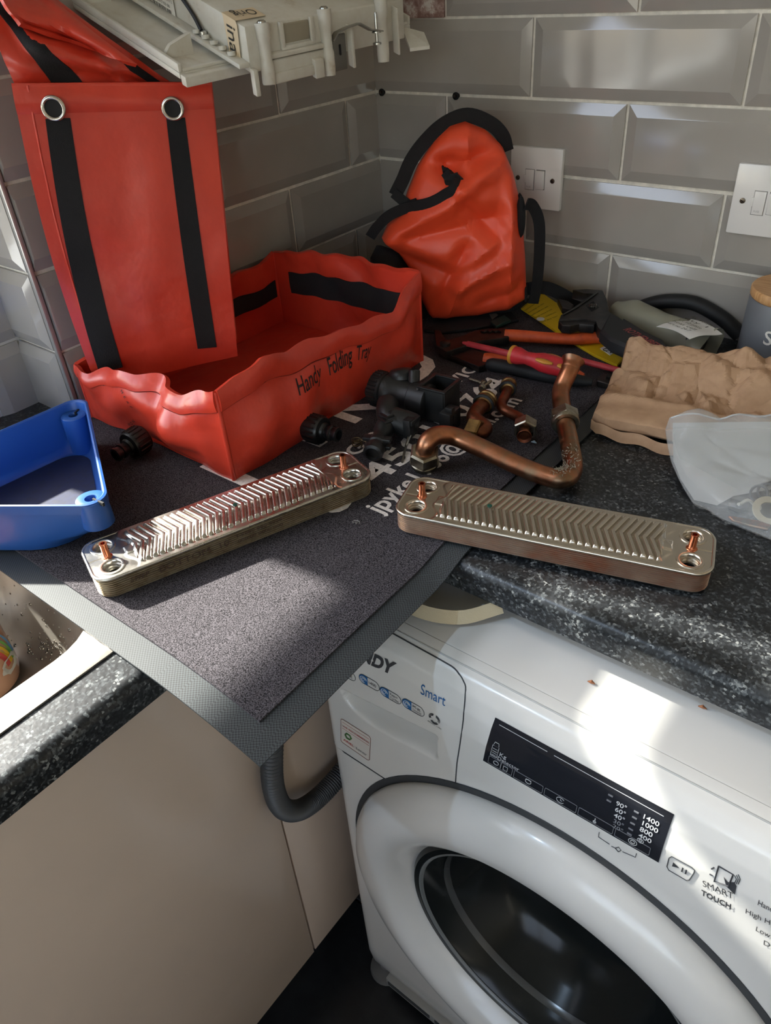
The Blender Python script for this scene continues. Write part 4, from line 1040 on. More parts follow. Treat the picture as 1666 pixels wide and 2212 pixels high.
# upright orange dry bag in the corner
GP = Vector((.270, -.160, W)); gn = Vector((.62, -.78, 0)).normalized(); gu = Vector((.78, .62, 0)).normalized()
def gp(px, py, lift=0):
    d = (_r*((px-833)/FPX)+_d*((py-1106)/FPX)+_f); t = (GP+gn*lift-CAM_POS).dot(gn)/d.dot(gn); p = CAM_POS+d*t
    return Vector(((p-GP).dot(gu), p.z))
def G(u, z, n): return GP + gu*u + gn*n + Vector((0, 0, z-W))
bag = thing('dry_bag', GP+Vector((0, 0, .006)), 'orange roll-top bag with black straps slumped upright in the wall corner', 'bag')
op = [(1005, 262), (1050, 280), (1085, 315), (1108, 370), (1125, 440), (1134, 540), (1138, 640), (1100, 662), (1030, 690), (965, 706), (930, 700), (912, 650), (893, 592), (862, 547), (823, 517), (838, 482), (868, 452), (880, 412), (903, 355), (938, 302), (972, 272)]
ou = [gp(*p) for p in op]; oc = gp(1012, 490)
ou = [Vector((p.x, max(p.y, MZ+.0075))) for p in ou]
K = [gp(*p) for p in ((1090, 330), (960, 385), (1080, 500), (870, 540), (1000, 440), (1130, 620), (930, 640), (1020, 360))]
def crease(u, z, a, b, w):
    A_ = Vector(a); B_ = Vector(b); q = Vector((u, z)); d = B_-A_; t = max(0, min(1, (q-A_).dot(d)/d.length_squared)); return math.exp(-((q-A_-d*t).length/w)**2)*math.sin(math.pi*min(1, .15+t*.8))
def ridge(u, z, a, b, w, amp):
    """sharp fold: tent profile across the line a-b, fading at both ends"""
    A_ = gp(*a); B_ = gp(*b); q = Vector((u, z)); d = B_-A_; t = (q-A_).dot(d)/d.length_squared; tc = max(0, min(1, t))
    return amp*max(0, 1-(q-A_-d*tc).length/w)**1.4
FOLDS = [((985, 385), (1098, 332), .022, .020), ((965, 345), (1085, 325), .030, -.020), ((840, 505), (1000, 400), .022, .012), ((880, 505), (1060, 455), .030, -.014), ((1000, 430), (1075, 500), .022, -.010),
    ((935, 660), (1000, 520), .022, -.013), ((958, 690), (985, 600), .020, .012), ((985, 600), (1085, 545), .020, .011), ((1103, 300), (1090, 660), .020, .012), ((1040, 640), (1130, 600), .022, -.010), ((870, 545), (965, 575), .022, -.016), ((965, 575), (1070, 500), .018, .008), ((1010, 280), (1000, 345), .020, .012), ((925, 345), (1000, 365), .02, -.014)]
def g_f(u, z, e):
    f = .050*e + .004*n2(u*14, z*14)*e
    for a, b, w, amp in FOLDS: f += ridge(u, z, a, b, w, amp)*min(1, e*1.4)
    return f
def g_front(u, z, e): return G(u, z, g_f(u, z, e))
def g_edge(u, z):
    """how far inside the bag outline a point is"""
    q = Vector((u, z)); d = q-oc; best = 9
    for i in range(len(ou)):
        a = ou[i]-oc; b = ou[(i+1) % len(ou)]-oc; den = d.x*(b.y-a.y)-d.y*(b.x-a.x)
        if abs(den) < 1e-12: continue
        t = (a.x*(b.y-a.y)-a.y*(b.x-a.x))/den; k = (a.x*d.y-a.y*d.x)/den
        if t > 0 and 0 <= k <= 1: best = min(best, t)
    t = 1/best
    return None if t >= 1 else (1-t**2.4)**(1/2.4)
def g_back(u, z, e): return G(u, z, -.050*e)
m_bagc = NM('orange_bag_pvc', (232, 78, 44), .42); m_bagc.bump(m_bagc.noise(30, 3, .5), .2, .006); m_bagc = m_bagc.m
part('bag_body', weld(puff(ou, oc, g_front, g_back, 110, 30, 2.4)), m_bagc, bag, 50)
bb = [gp(*p) for p in ((800, 560), (820, 520), (862, 545), (893, 592), (915, 655), (935, 705), (965, 712), (1040, 692), (1138, 648), (1150, 660), (1060, 700), (985, 728), (925, 740), (905, 700), (850, 640), (805, 600))]
bb = [Vector((p.x, max(p.y, MZ+.001))) for p in bb]
ob = [gp(*p) for p in ((800, 560), (815, 530), (860, 545), (895, 595), (920, 660), (925, 735), (880, 740), (830, 690), (800, 620))]
ob = [Vector((p.x, max(p.y, MZ+.001))) for p in ob]
part('bag_base', weld(puff(ob, gp(865, 640), lambda u, z, e: G(u, z, .018*e-.006), lambda u, z, e: G(u, z, -.030*e-.006), 48, 10)), m_web, bag, 60)
b2 = [gp(*p) for p in ((925, 690), (965, 700), (1030, 684), (1100, 656), (1124, 644), (1132, 654), (1124, 670), (1096, 692), (1030, 714), (960, 728), (922, 722))]
b2 = [Vector((p.x, max(p.y, MZ+.0062))) for p in b2]
part('bag_base', weld(puff(b2, (lambda q: (q.x, max(q.y, MZ+.016)))(gp(1035, 696)), lambda u, z, e: G(u, z, .012*e-.004), lambda u, z, e: G(u, z, -.034*e-.004), 48, 8)), m_web, bag, 60)
def gstrap(pts, w, n0, n1, name='strap', k=6):
    P = []
    cp = catmull([Vector((*gp(*p), 0)) for p in pts], k); m = len(cp)-1
    for i, q in enumerate(cp):
        zz_ = max(q.y, MZ+.0115); e = g_edge(q.x, zz_); nn = lerp(n0, n1, i/m)
        if e is not None and n1 > -.02: nn = max(nn, g_f(q.x, zz_, e)+.004)
        P.append(G(q.x, zz_, nn))
    sides = []
    for i in range(len(P)):
        T = P[min(i+1, len(P)-1)]-P[max(i-1, 0)]; sides.append(gn.cross(T).normalized())
    return part(name, MB().strap(P, sides, w, .0025), m_web, bag, 40)
gstrap([(1098, 330), (1088, 296), (1060, 268), (1010, 250), (960, 268), (918, 305), (888, 345), (870, 385), (853, 418)], .019, -.012, .012)
gstrap([(990, 366), (968, 392), (930, 418), (885, 436), (842, 458), (815, 486), (800, 510)], .015, .045, .004)
gstrap([(850, 412), (880, 432), (900, 425)], .014, .012, .03)
gstrap([(1128, 425), (1143, 432), (1158, 470), (1160, 540), (1156, 610), (1150, 650)], .016, .040, .010)
gstrap([(1130, 625), (1180, 622), (1230, 645), (1268, 668)], .020, .0, .0)
gstrap([(985, 366), (968, 372), (958, 362)], .012, .045, .030)
part('strap_patch', weld(puff([gp(1119+10*math.cos(t*math.pi/10), 455+46*math.sin(t*math.pi/10)) for t in range(20)], gp(1119, 455), lambda u, z, e: G(u, z, .030+.008*e), lambda u, z, e: G(u, z, .018), 24, 4)), m_web, bag, 60)
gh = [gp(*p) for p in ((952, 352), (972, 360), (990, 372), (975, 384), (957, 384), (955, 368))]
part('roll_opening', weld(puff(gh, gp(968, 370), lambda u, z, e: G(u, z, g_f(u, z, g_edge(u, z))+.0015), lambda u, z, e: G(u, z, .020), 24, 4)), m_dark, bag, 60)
P_ = 0 and [g_front(*(lambda q: (q.x, q.y))(gp(lerp(842, 960, k/16), lerp(508, 400, k/16)+4*math.sin(k/16*3.1))), .55+.4*math.sin(math.pi*k/16)) for k in range(17)]

# ------------------------------------------------------------------ black valve assembly
m_vb = NM('black_glassfilled_plastic', (26, 27, 28), .42); m_vb.bump(m_vb.noise(300, 3), .15, .0006); m_vb = m_vb.m
vt = thing('valve_assembly', at(880, 900, z=MZ), 'black plastic diverter valve body lying between tray and copper pipe', 'valve')
zc = MZ+.0250
def vp(px, py, z=None): return at(px, py, z=zc if z is None else z)
A0, A1 = vp(837, 844), vp(927, 867); ax = (A1-A0).normalized(); LA = (A1-A0).length
part('main_barrel', MB().lathe([(.018, -.002), (.0215, 0), (.0215, .010), (.0200, .012), (.0200, LA*.62), (.0212, LA*.64), (.0212, LA*1.0), (.0195, LA*1.02), (.010, LA*1.03)], A0, ax, 32), m_vb, vt, 40)
mb = MB().lathe([(.016, -.020), (.0225, -.018), (.0225, -.002), (.019, 0)], A0, ax, 32)
u = ax.orthogonal().normalized(); w = ax.cross(u)
for k in range(26):
    t = 2*math.pi*k/26; p = A0+(u*math.cos(t)+w*math.sin(t))*.0226; mb.tube([p-ax*.0175, p-ax*.0055], .0014, 5)
part('gear_collar', mb, m_vb, vt, 40)
part('end_stub', MB().lathe([(.010, 0), (.0110, .002), (.0110, .008), (.0092, .010), (.006, .010)], A0-ax*.020+Vector((0, 0, -.006)), -ax, 20), m_vb, vt)
d0 = A0+ax*LA*.42+Vector((-.012, .012, .010))
part('dome', MB().lathe([(.017, -.014), (.017, .008), (.0165, .012), (.013, .0165), (.006, .018), (0, .0182)], d0, (-.25, .2, 1), 28), m_vb, vt, 50)
d1 = A0+ax*LA*.68+Vector((-.006, .006, .016))
part('side_spout', MB().lathe([(.0075, -.006), (.0072, .016), (.0060, .017), (.0052, .010), (0, .009)], d1, (-.15, .35, 1), 20), m_vb, vt, 50)
# square motor socket
bc = vp(950, 862, zc+.001); Rz = Matrix.Rotation(math.atan2(ax.y, ax.x), 3, 'Z')
def vbox(c, sz, mb=None, bev=.0012): return (mb or MB()).box(c, sz, rot=Rz, bev=bev)
mb = MB(); hx, hy, hz = .017, .019, .0215
def lo(a, b, c): return bc + Rz @ Vector((a, b, c))
vbox(lo(0, -hy, 0), (2*hx, .003, 2*hz), mb); vbox(lo(0, hy, 0), (2*hx, .003, 2*hz), mb); vbox(lo(-hx, 0, 0), (.003, 2*hy, 2*hz), mb); vbox(lo(hx, 0, 0), (.003, 2*hy, 2*hz), mb); vbox(lo(0, 0, -hz+.004), (2*hx, 2*hy, .006), mb)
part('motor_socket', mb, m_vb, vt)
mb = MB()
for a, b, sx, sy in ((0, -hy, 2*hx+.006, .005), (0, hy, 2*hx+.006, .005), (-hx, 0, .005, 2*hy), (hx, 0, .005, 2*hy)): vbox(lo(a, b, hz), (sx, sy, .003), mb, .0008)
part('socket_rim', mb, m_vb, vt)
part('socket_inside', vbox(lo(0, 0, -hz+.009), (2*hx-.004, 2*hy-.004, .006)), m_dark, vt)
mb = MB().tube([lo(-hx-.002, -hy-.002, hz-.002), lo(-hx-.002, hy, hz-.004)], .0016, 6).tube([lo(-hx-.003, -hy, hz-.004), lo(-hx-.003, -hy-.001, -hz+.002)], .0018, 6)
part('moulding_seam', mb, M('scuffed_plastic', (92, 92, 90), .6), vt)
e0 = vp(972, 905, MZ+.016)
mb = vbox(e0, (.016, .026, .026)); vbox(e0+Vector((.003, -.004, .015)), (.010, .008, .008), mb)
part('side_clip', mb, m_vb, vt); part('clip_slot', vbox(e0+Vector((.0085, -.002, .002)), (.001, .006, .014), bev=0), m_dark, vt)
# lower branch
l0, l1 = vp(848, 905, MZ+.024), vp(893, 922, MZ+.018); lx = (l1-l0).normalized(); LL = (l1-l0).length
part('branch_barrel', MB().lathe([(.012, -.004), (.0155, 0), (.0155, LL*.45), (.0165, LL*.46), (.0165, LL*1.05), (.014, LL*1.08), (.010, LL*1.08)], l0, lx, 28), m_vb, vt, 40)
part('branch_elbow', MB().tube(catmull([vp(838, 872, MZ+.030), vp(836, 890, MZ+.028), vp(842, 905, MZ+.024), vp(852, 908, MZ+.024)], 5), .0135, 18), m_vb, vt, 50)
part('branch_ribs', MB().tube([vp(822, 893, MZ+.032), vp(838, 902, MZ+.038), vp(850, 897, MZ+.036)], .0018, 6).tube([vp(818, 903, MZ+.028), vp(834, 913, MZ+.036), vp(848, 908, MZ+.036)], .0018, 6), m_vb, vt)
o0, o1 = vp(835, 918, MZ+.020), vp(806, 978, MZ+.0135); ox = (o1-o0).normalized(); LO = (o1-o0).length
part('outlet', MB().lathe([(.012, 0), (.0122, LO*.28), (.0100, LO*.34), (.0100, LO*.55), (.0115, LO*.60), (.0115, LO*.72), (.0098, LO*.75), (.0118, LO*.82), (.0118, LO*1.02), (.0085, LO*1.05), (.0075, LO*1.0), (0, LO*.99)], o0, ox, 24), m_vb, vt, 40)
oc_ = o0+ox*LO*.66; mb = MB(); Ro = Matrix.Rotation(math.atan2(ox.y, ox.x), 3, 'Z')
mb.box(oc_+Vector((0, 0, .006)), (.010, .034, .005), rot=Ro, bev=.001); mb.box(oc_+Vector((0, 0, -.004)), (.008, .032, .005), rot=Ro, bev=.001)
part('retaining_clip', mb, m_vb, vt)
cc = l0+lx*LL*.85; mb = MB().box(cc+Vector((.006, -.010, .004)), (.010, .012, .024), rot=Rz, bev=.001).box(cc+Vector((.010, -.004, .012)), (.006, .020, .006), rot=Rz, bev=.001)
part('retaining_clip', mb, m_vb, vt)
m_wr2 = M('clip_wire', (120, 116, 108), .35, metal=1)
part('clip_wire', MB().tube([vp(884, 938, MZ+.016), vp(877, 962, MZ+.006), vp(868, 998, MZ+.0014)], .0011, 6).tube([vp(888, 940, MZ+.016), vp(878, 964, MZ+.005), vp(869, 999, MZ+.0014)], .0011, 6), m_wr2, vt)
sp = vp(772, 962, MZ+.004); P = [sp+Vector((.006*math.cos(t*.7), .006*math.sin(t*.7), .00035*t)) for t in range(28)]
part('torsion_spring', MB().tube(P, .0008, 5).tube([P[-1], vp(800, 958, MZ+.012)], .0008, 5), M('spring_wire', (104, 92, 70), .4, metal=1), vt)
for k, (px, py) in enumerate(((962, 838), (978, 852))):
    c = at(px, py, z=MZ+.0018+.0030*k)
    solo('o_ring', MB().tube([c+Vector((.0125*math.cos(t*math.pi/16), .0125*math.sin(t*math.pi/16), 0)) for t in range(32)], .0013, 6, closed=True), M('rubber_ring', (22, 22, 22), .5), c, ('thin black rubber ring on the mat, far one of two beside the valve', 'thin black rubber ring on the mat, near one of two beside the valve')[k], 'o-ring', 60, 'rubber rings on the doormat')
# ------------------------------------------------------------------ copper pipes and fittings
_c = NM('used_copper', (160, 108, 80), .3, metal=1)
_c.color(_c.ramp(_c.noise(28, 5, .7), [(.30, (188, 124, 90)), (.48, (164, 112, 84)), (.60, (138, 112, 88)), (.70, (150, 136, 114))]))
_c.rough(_c.ramp(_c.noise(60, 4), [(.4, (.28, .28, .28, 1)), (.7, (.48, .48, .48, 1))])); m_cu = _c.m
m_cu2 = NM('dull_copper', (128, 76, 54), .42, metal=1); m_cu2.color(m_cu2.ramp(m_cu2.noise(70, 5), [(.35, (142, 86, 62)), (.7, (92, 56, 44))])); m_cu2 = m_cu2.m
m_lime = NM('limescale_crust', (158, 148, 128), .95); m_lime.bump(m_lime.noise(700, 4), 1, .002); m_lime = m_lime.m
m_nut = NM('tarnished_nickel', (150, 146, 132), .36, metal=1); m_nut.color(m_nut.ramp(m_nut.noise(80, 4), [(.35, (164, 160, 146)), (.7, (118, 108, 90))])); m_nut = m_nut.m
m_brs = NM('old_brass', (142, 112, 68), .4, metal=1); m_brs.color(m_brs.ramp(m_brs.noise(80, 4), [(.35, (156, 124, 78)), (.7, (98, 78, 52))])); m_brs = m_brs.m
m_bore = M('pipe_bore', (20, 16, 14), .6)
m_rubr = M('black_rubber', (24, 24, 24), .6)
RP = .0108
pipe = thing('copper_pipe', at(1215, 1035, z=MZ), 'long bent copper pipe with two hex nuts, one end flared and propped on the pliers', 'pipe')
zl = MZ+RP+.0004
key = [at(917, 994, z=MZ+.0105), at(918, 972, z=MZ+.027), at(926, 952, z=MZ+.038), at(948, 940, z=MZ+.039), at(985, 944, z=MZ+.032), at(1040, 968, z=MZ+.024), at(1130, 1010, z=zl+.003), at(1185, 1030, z=zl), at(1212, 1035, z=zl), at(1232, 1026, z=zl), at(1238, 1004, z=zl), at(1232, 965, z=zl+.003), at(1219, 900, z=zl+.010), at(1212, 862, z=zl+.016), at(1214, 838, z=zl+.022), at(1228, 806, z=zl+.037), at(1238, 780, z=zl+.047)]
pp = catmull(key, 7)
part('tube', MB().tube(pp, RP, 24), m_cu, pipe, 60)
ed = (pp[-1]-pp[-4]).normalized()
part('flared_end', MB().lathe([(RP, -.012), (RP+.0008, -.010), (RP+.0002, -.008), (RP+.0006, -.003), (RP+.0034, .0005), (RP+.0036, .0016), (RP+.001, .0012), (RP-.0015, -.001), (RP-.002, -.012)], pp[-1], ed, 28, caps=False), m_cu, pipe, 50)
part('bore', MB().lathe([(RP-.0012, .0), (0, -.0005)], pp[-1], ed, 20, caps=False), m_bore, pipe)
n0 = pp[0]; nd = (pp[4]-pp[0]).normalized()
part('hex_nut', hexa(.0175, n0+nd*.0, nd, -.001, .017), m_nut, pipe, 20)
part('nut_collar', MB().lathe([(.0162, -.0055), (.0166, -.004), (.0166, 0), (.015, .001), (.012, -.004)], n0, nd, 28), m_nut, pipe, 50)
i0 = min(range(len(pp)), key=lambda i: (pp[i]-at(1221, 905, z=zl+.010)).length); nd = (pp[i0+2]-pp[i0-2]).normalized()
part('hex_nut', hexa(.0175, pp[i0], nd, -.004, .013, (0, 0, 1)), m_nut, pipe, 20)
part('nut_collar', MB().lathe([(RP+.0005, -.0085), (.0155, -.0085), (.0165, -.006), (.0165, -.003), (.014, -.002)], pp[i0], nd, 28, caps=False), m_nut, pipe, 50)
rr = random.Random(11); mb = MB()
for k in range(190):
    f = rr.random(); i = min(len(pp)-3, max(2, int(lerp(.44, .66, f)*len(pp)))); T = (pp[i+1]-pp[i]).normalized(); s = T.cross(Vector((0, 0, 1))).normalized(); a = rr.uniform(.2, 2.2)
    p = pp[i].lerp(pp[i+1], rr.random()) + (s*math.cos(a)*-1+Vector((0, 0, 1))*math.sin(a))*(RP+.0002); q = Vector((rr.uniform(-1, 1), rr.uniform(-1, 1), rr.uniform(.2, 1)))*.0022
    mb.tube([p, p+q*.5+Vector((rr.uniform(-1, 1), rr.uniform(-1, 1), 0))*.0006, p+q], .00035, 3)
o = part('lint_crust', mb, m_lime, pipe, 0); o['kind'] = 'stuff'
def fitting(name, label, keys, r, m_t, nut_at, nut_r, m_n, end_mat, ring_at=None, flare=True):
    P = catmull(keys, 6); t = thing(name, keys[len(keys)//2]-Vector((0, 0, r)), label, 'pipe fitting')
    part('tube', MB().tube(P, r, 20), m_t, t, 60)
    d = (P[0]-P[3]).normalized()
    part('sealing_ring', MB().lathe([(r, -.012), (r+.0035, -.011), (r+.0045, -.0085), (r+.0042, -.006), (r+.0026, -.005), (r+.0026, -.001), (r+.0040, 0), (r+.0038, .003), (r-.001, .0036), (r-.002, 0), (0, 0)], P[0], d, 24, caps=False), end_mat, t, 50)
    part('rubber_seal', MB().tube([P[0]+(d.orthogonal().normalized()*math.cos(a*.3927)+d.cross(d.orthogonal().normalized())*math.sin(a*.3927))*(r+.0034)-d*.010 for a in range(16)], .0022, 6, closed=True), m_rubr, t, 60)
    e = (P[-1]-P[-4]).normalized(); c = P[-1]-e*nut_at
    mb = MB().lathe([(r+.001, -.007), (nut_r*.88, -.0075), (nut_r, -.0055), (nut_r, .0075), (nut_r*.9, .009), (nut_r*.78, .0088), (nut_r*.74, .002), (r, .001)], c, e, 6, (0, 0, 1), caps=False)
    part('hex_nut', mb, m_n, t, 25)
    part('pipe_end', MB().lathe([(r-.001, -.010), (r, -.002), (r+.0022, .001), (r+.0018, .0018), (r-.0012, 0), (r-.002, -.008), (0, -.009)], P[-1], e, 22, caps=False), m_t, t, 50)
    return t
fitting('pipe_fitting', 'short cranked copper fitting with a brass nut beside the bend of the long pipe', [at(1052, 864, z=MZ+0.0215), at(1045, 873, z=MZ+0.0205), at(1030, 888, z=MZ+0.0195), at(1024, 903, z=MZ+0.0185), at(1036, 914, z=MZ+0.0180), at(1048, 925, z=MZ+0.0180), at(1038, 934, z=MZ+0.0180), at(1014, 930, z=MZ+0.0177)], .0092, m_cu2, .008, .0165, m_brs, m_brs)
fitting('pipe_fitting', 'thin cranked copper fitting with a limescaled nut and open flared end', [at(1099, 832, z=MZ+0.0165), at(1094, 850, z=MZ+0.0153), at(1084, 872, z=MZ+0.0141), at(1088, 884, z=MZ+0.0135), at(1106, 894, z=MZ+0.0135), at(1126, 906, z=MZ+0.0160), at(1134, 924, z=MZ+0.0170), at(1133, 942, z=MZ+0.0163)], .0066, m_cu2, .019, .0145, m_nut, m_brs)
def screw(p0, p1, label, h=0):
    a = at(*p0, z=MZ+.0060+h); b = at(*p1, z=MZ+.0032+h); d = (b-a).normalized(); L = (b-a).length
    t = thing('machine_screw', a, label, 'screw', 'loose screws on the doormat')
    part('head', MB().lathe([(0, -.003), (.003, -.0028), (.0042, -.0012), (.0042, .0004), (.0052, .0006), (.0052, .0016), (.002, .0018)], a, d, 18), m_nut, t)
    mb = MB().lathe([(.0018, .0015)] + [(.0018+(.0004 if k % 2 else -.0001), .002+(L-.004)*k/22) for k in range(23)] + [(.0008, L)], a, d, 12)
    part('shank', mb, M('screw_shank', (150, 142, 130), .35, metal=1), t)
screw((1045, 829), (1012, 818), 'loose screw lying on its side pointing at the lettering, left of two')
screw((1042, 838), (1062, 822), 'loose screw with its head toward the camera, right of two', .0095)

# ------------------------------------------------------------------ hand tools
m_blksteel = NM('blackened_steel', (44, 42, 42), .45, metal=.7); m_blksteel.color(m_blksteel.ramp(m_blksteel.noise(60, 5), [(.35, (40, 38, 38)), (.7, (66, 60, 56))])); m_blksteel = m_blksteel.m
m_og = NM('worn_orange_grip', (214, 88, 40), .5); m_og.color(m_og.ramp(m_og.noise(60, 5, .7), [(.35, (216, 92, 44)), (.6, (196, 78, 36)), (.75, (110, 52, 32))])); m_og = m_og.m
m_soft = M('black_soft_grip', (24, 26, 28), .65)
def slab(pts, z0, z1, inset=.001, dz=None):
    """flat shape: outline given where it is seen, at height z1"""
    q = [at(px, py, z=z1) for px, py in pts]; P = [(p.x, p.y) for p in q]
    A_ = sum(P[i][0]*P[(i+1) % len(P)][1]-P[(i+1) % len(P)][0]*P[i][1] for i in range(len(P)))
    if A_ < 0: P = P[::-1]
    f = (lambda x, y: 0) if dz is None else dz
    return MB().prism(P, lambda x, y, h: (x, y, h+f(x, y)), z0, z1, inset)
pl_ = thing('slip_joint_pliers', at(1000, 740, z=MZ), 'slip joint pliers with orange handles lying open across the mat', 'pliers')
part('upper_jaw', slab([(938, 712), (950, 714), (962, 735), (985, 730), (1030, 713), (1095, 708), (1100, 728), (1040, 736), (1000, 748), (965, 760), (942, 745)], MZ+.006, MZ+.017), m_blksteel, pl_)
part('lower_jaw', slab([(945, 738), (965, 735), (1000, 742), (1060, 770), (1050, 788), (1035, 792), (985, 772), (948, 758)], MZ+.0005, MZ+.010), m_blksteel, pl_)
part('pivot', MB().lathe([(.008, 0), (.008, .004), (.006, .0055), (0, .006)], at(962, 745, z=MZ+.017), n=20), m_blksteel, pl_)
part('jaw_teeth', MB().tube([at(1040+6*k, 715+(3 if k % 2 else 0), z=MZ+.018) for k in range(8)], .0015, 5), m_blksteel, pl_)
def handle(pts, z, rad, name, mat, flat=(1, 1)):
    P = catmull([at(px, py, z=zz) for (px, py), zz in zip(pts, z)], 6); m = len(P)-1
    return part(name, MB().tube(P, [pl(rad, i/m) for i in range(m+1)], 16, flat=flat, up=(0, 0, 1)), mat, pl_, 60)
handle([(1091, 724), (1130, 726), (1180, 730), (1240, 732), (1290, 728), (1322, 732)], [MZ+.0145]*6, [(0, .0085), (.08, .0088), (.5, .0082), (.85, .0095), (.95, .0085), (1, .004)], 'upper_handle', m_og)
handle([(1046, 776), (1080, 779), (1140, 790), (1200, 802), (1262, 813)], [MZ+.0095, MZ+.010, MZ+.010, MZ+.010, MZ+.010], [(0, .0085), (.05, .0095), (.8, .0085), (.95, .007), (1, .004)], 'lower_handle', m_og)
handle([(1052, 786), (1090, 792), (1150, 805), (1210, 816), (1280, 826)], [MZ+.0092, MZ+.0092, MZ+.0092, MZ+.0092, MZ+.0092], [(0, .006), (.06, .0092), (.8, .0088), (.95, .007), (1, .004)], 'grip_pad', m_soft)
def lathe_px(p0, p1, z0, z1, prof, n=20):
    a = at(*p0, z=z0); b = at(*p1, z=z1); d = b-a; L = d.length; return MB().lathe([(r, h*L) for r, h in prof], a, d.normalized(), n)
m_redin = M('red_insulation', (172, 52, 58), .5, var=.1, vscale=60); m_redh = M('red_handle', (186, 38, 46), .42, var=.08, vscale=50); m_yelh = M('amber_handle', (196, 132, 44), .45)
sd = thing('screwdriver', at(1160, 785, z=MZ+0.0195), 'red and amber insulated screwdriver lying between the pliers handles', 'screwdriver')
part('blade', lathe_px((1000, 740), (1108, 766), MZ+0.0315, MZ+0.0335, [(.0016, 0), (.0022, .03), (.0026, .08), (.0040, .10), (.0046, 1.0)]), m_redin, sd, 50)
part('collar', lathe_px((1104, 765), (1112, 767), MZ+0.0335, MZ+0.0335, [(.008, 0), (.0125, .2), (.0130, .6), (.012, 1)]), m_yelh, sd, 50)
part('handle', lathe_px((1110, 766), (1236, 800), MZ+0.0340, MZ+0.0295, [(.0115, 0), (.0118, .08), (.0085, .22), (.0098, .36), (.0128, .50), (.0130, .66), (.0118, .85), (.0098, .96), (.004, 1)]), m_redh, sd, 60)
for a, b in (((1158, 776), (1194, 786)), ((1204, 789), (1228, 795))):
    A_, B_ = at(*a, z=MZ+0.0430), at(*b, z=MZ+0.0405)
    part('grip_inlay', MB().tube([A_.lerp(B_, k/8) for k in range(9)], [.0012+.0040*math.sin(math.pi*min(1, .12+k/8*.8)) for k in range(9)], 10, flat=(.55, 1), up=(0, 0, 1)), m_yelh, sd, 60)
part('grip_inlay', MB().tube([at(lerp(1168, 1215, k/8), lerp(765, 774, k/8), z=MZ+0.0405) for k in range(9)], [.001+.0035*math.sin(math.pi*k/8) for k in range(9)], 10, flat=(.6, 1), up=(0, 0, 1)), m_yelh, sd, 60)
s2 = thing('insulated_screwdriver', at(1290, 786, z=MZ+.006), 'thin red insulated blade of a second screwdriver running under the paper bag', 'screwdriver')
part('blade', lathe_px((1244, 776), (1345, 802), MZ+.016, MZ+.012, [(.005, 0), (.0058, .05), (.0042, .10), (.0042, 1.0)]), m_redin, s2, 50)
part('shank', lathe_px((1345, 802), (1380, 812), MZ+.012, MZ+.011, [(.0042, 0), (.003, .2), (.003, 1)]), m_blksteel, s2, 50)
aw2 = thing('small_adjustable_wrench', at(1310, 815, z=MZ), 'small dark adjustable wrench half under the brown paper bag', 'wrench')
part('jaw', slab([(1290, 816), (1304, 806), (1345, 812), (1360, 830), (1325, 832), (1290, 822)], MZ+.0005, MZ+.009), m_blksteel, aw2)
part('worm', lathe_px((1312, 812), (1330, 817), MZ+.011, MZ+.011, [(.004, 0)]+[(.0045 if k % 2 else .0035, k/10) for k in range(1, 10)]+[(.004, 1)]), m_blksteel, aw2)
part('handle', slab([(1345, 814), (1420, 838), (1415, 850), (1340, 828)], MZ+.0005, MZ+.008), m_blksteel, aw2)
# yellow blister card and box
m_yel = M('yellow_card', (226, 188, 28), .5); m_ytx = M('card_print', (60, 54, 20), .6); m_wcard = M('white_card', (222, 220, 214), .5)
yc = thing('yellow_packet', at(1240, 710, z=MZ), 'yellow printed packet lying under the tools in front of the wall', 'packet')
q = [(1126, 668), (1170, 636), (1200, 654), (1270, 690), (1368, 748), (1334, 788), (1285, 766), (1232, 735), (1180, 700)]
ydz = lambda x, y: .004*sm(.42, .31, x)
part('card', slab(q, MZ+.0005, MZ+.0045, .0006, ydz), m_yel, yc)
def ytext(p0, p1, size, body):
    a = at(*p0, z=MZ+.0060); b = at(*p1, z=MZ+.0060); d = (b-a); L = d.length; d.normalize(); nn = Vector((-d.y, d.x, 0))
    lettering(body, size, lambda u, v: (lambda p: p+Vector((0, 0, ydz(p.x, p.y))))(a+d*u+nn*v-Vector((0, 0, .001))), m_ytx, yc, width=L)
for k in range(7): ytext((1128+7.0*k, 669+4.6*k), (1158+9.0*k, 646+5.5*k), .0045, ('Always read the', 'instructions and', 'warnings on this', 'pack before use', 'keep away from', 'small children', 'and dry hands')[k])
c = at(1168, 690, z=MZ+.0055); part('hang_hole', MB().lathe([(.0060, 0), (.0062, .0012), (.0035, .0014), (0, .0013)], c+Vector((0, 0, ydz(c.x, c.y)-.0008)), n=18), m_wcard, yc)
wc = part('recycling_mark', slab([(1297, 752), (1313, 744), (1334, 757), (1318, 767)], MZ+.0043, MZ+.0053, 0), m_wcard, yc)
c = at(1310, 755.5, z=MZ+.0057); part('mark_symbol', MB().tube([c+Vector((.0042*math.cos(t*.45), .0042*math.sin(t*.45), 0)) for t in range(1, 13)], .0006, 5), m_ytx, wc)
part('mark_symbol', MB().tube([at(1320, 752, z=MZ+.0057), at(1310, 760, z=MZ+.0057)], .0003, 4).tube([at(1325, 755, z=MZ+.0057), at(1319, 762, z=MZ+.0057)], .0009, 4), m_ytx, wc)
part('print_block', slab([(1262, 702), (1275, 697), (1300, 708), (1284, 714)], MZ+.0043, MZ+.0051, 0), M('dark_print_block', (44, 44, 44), .6), yc)
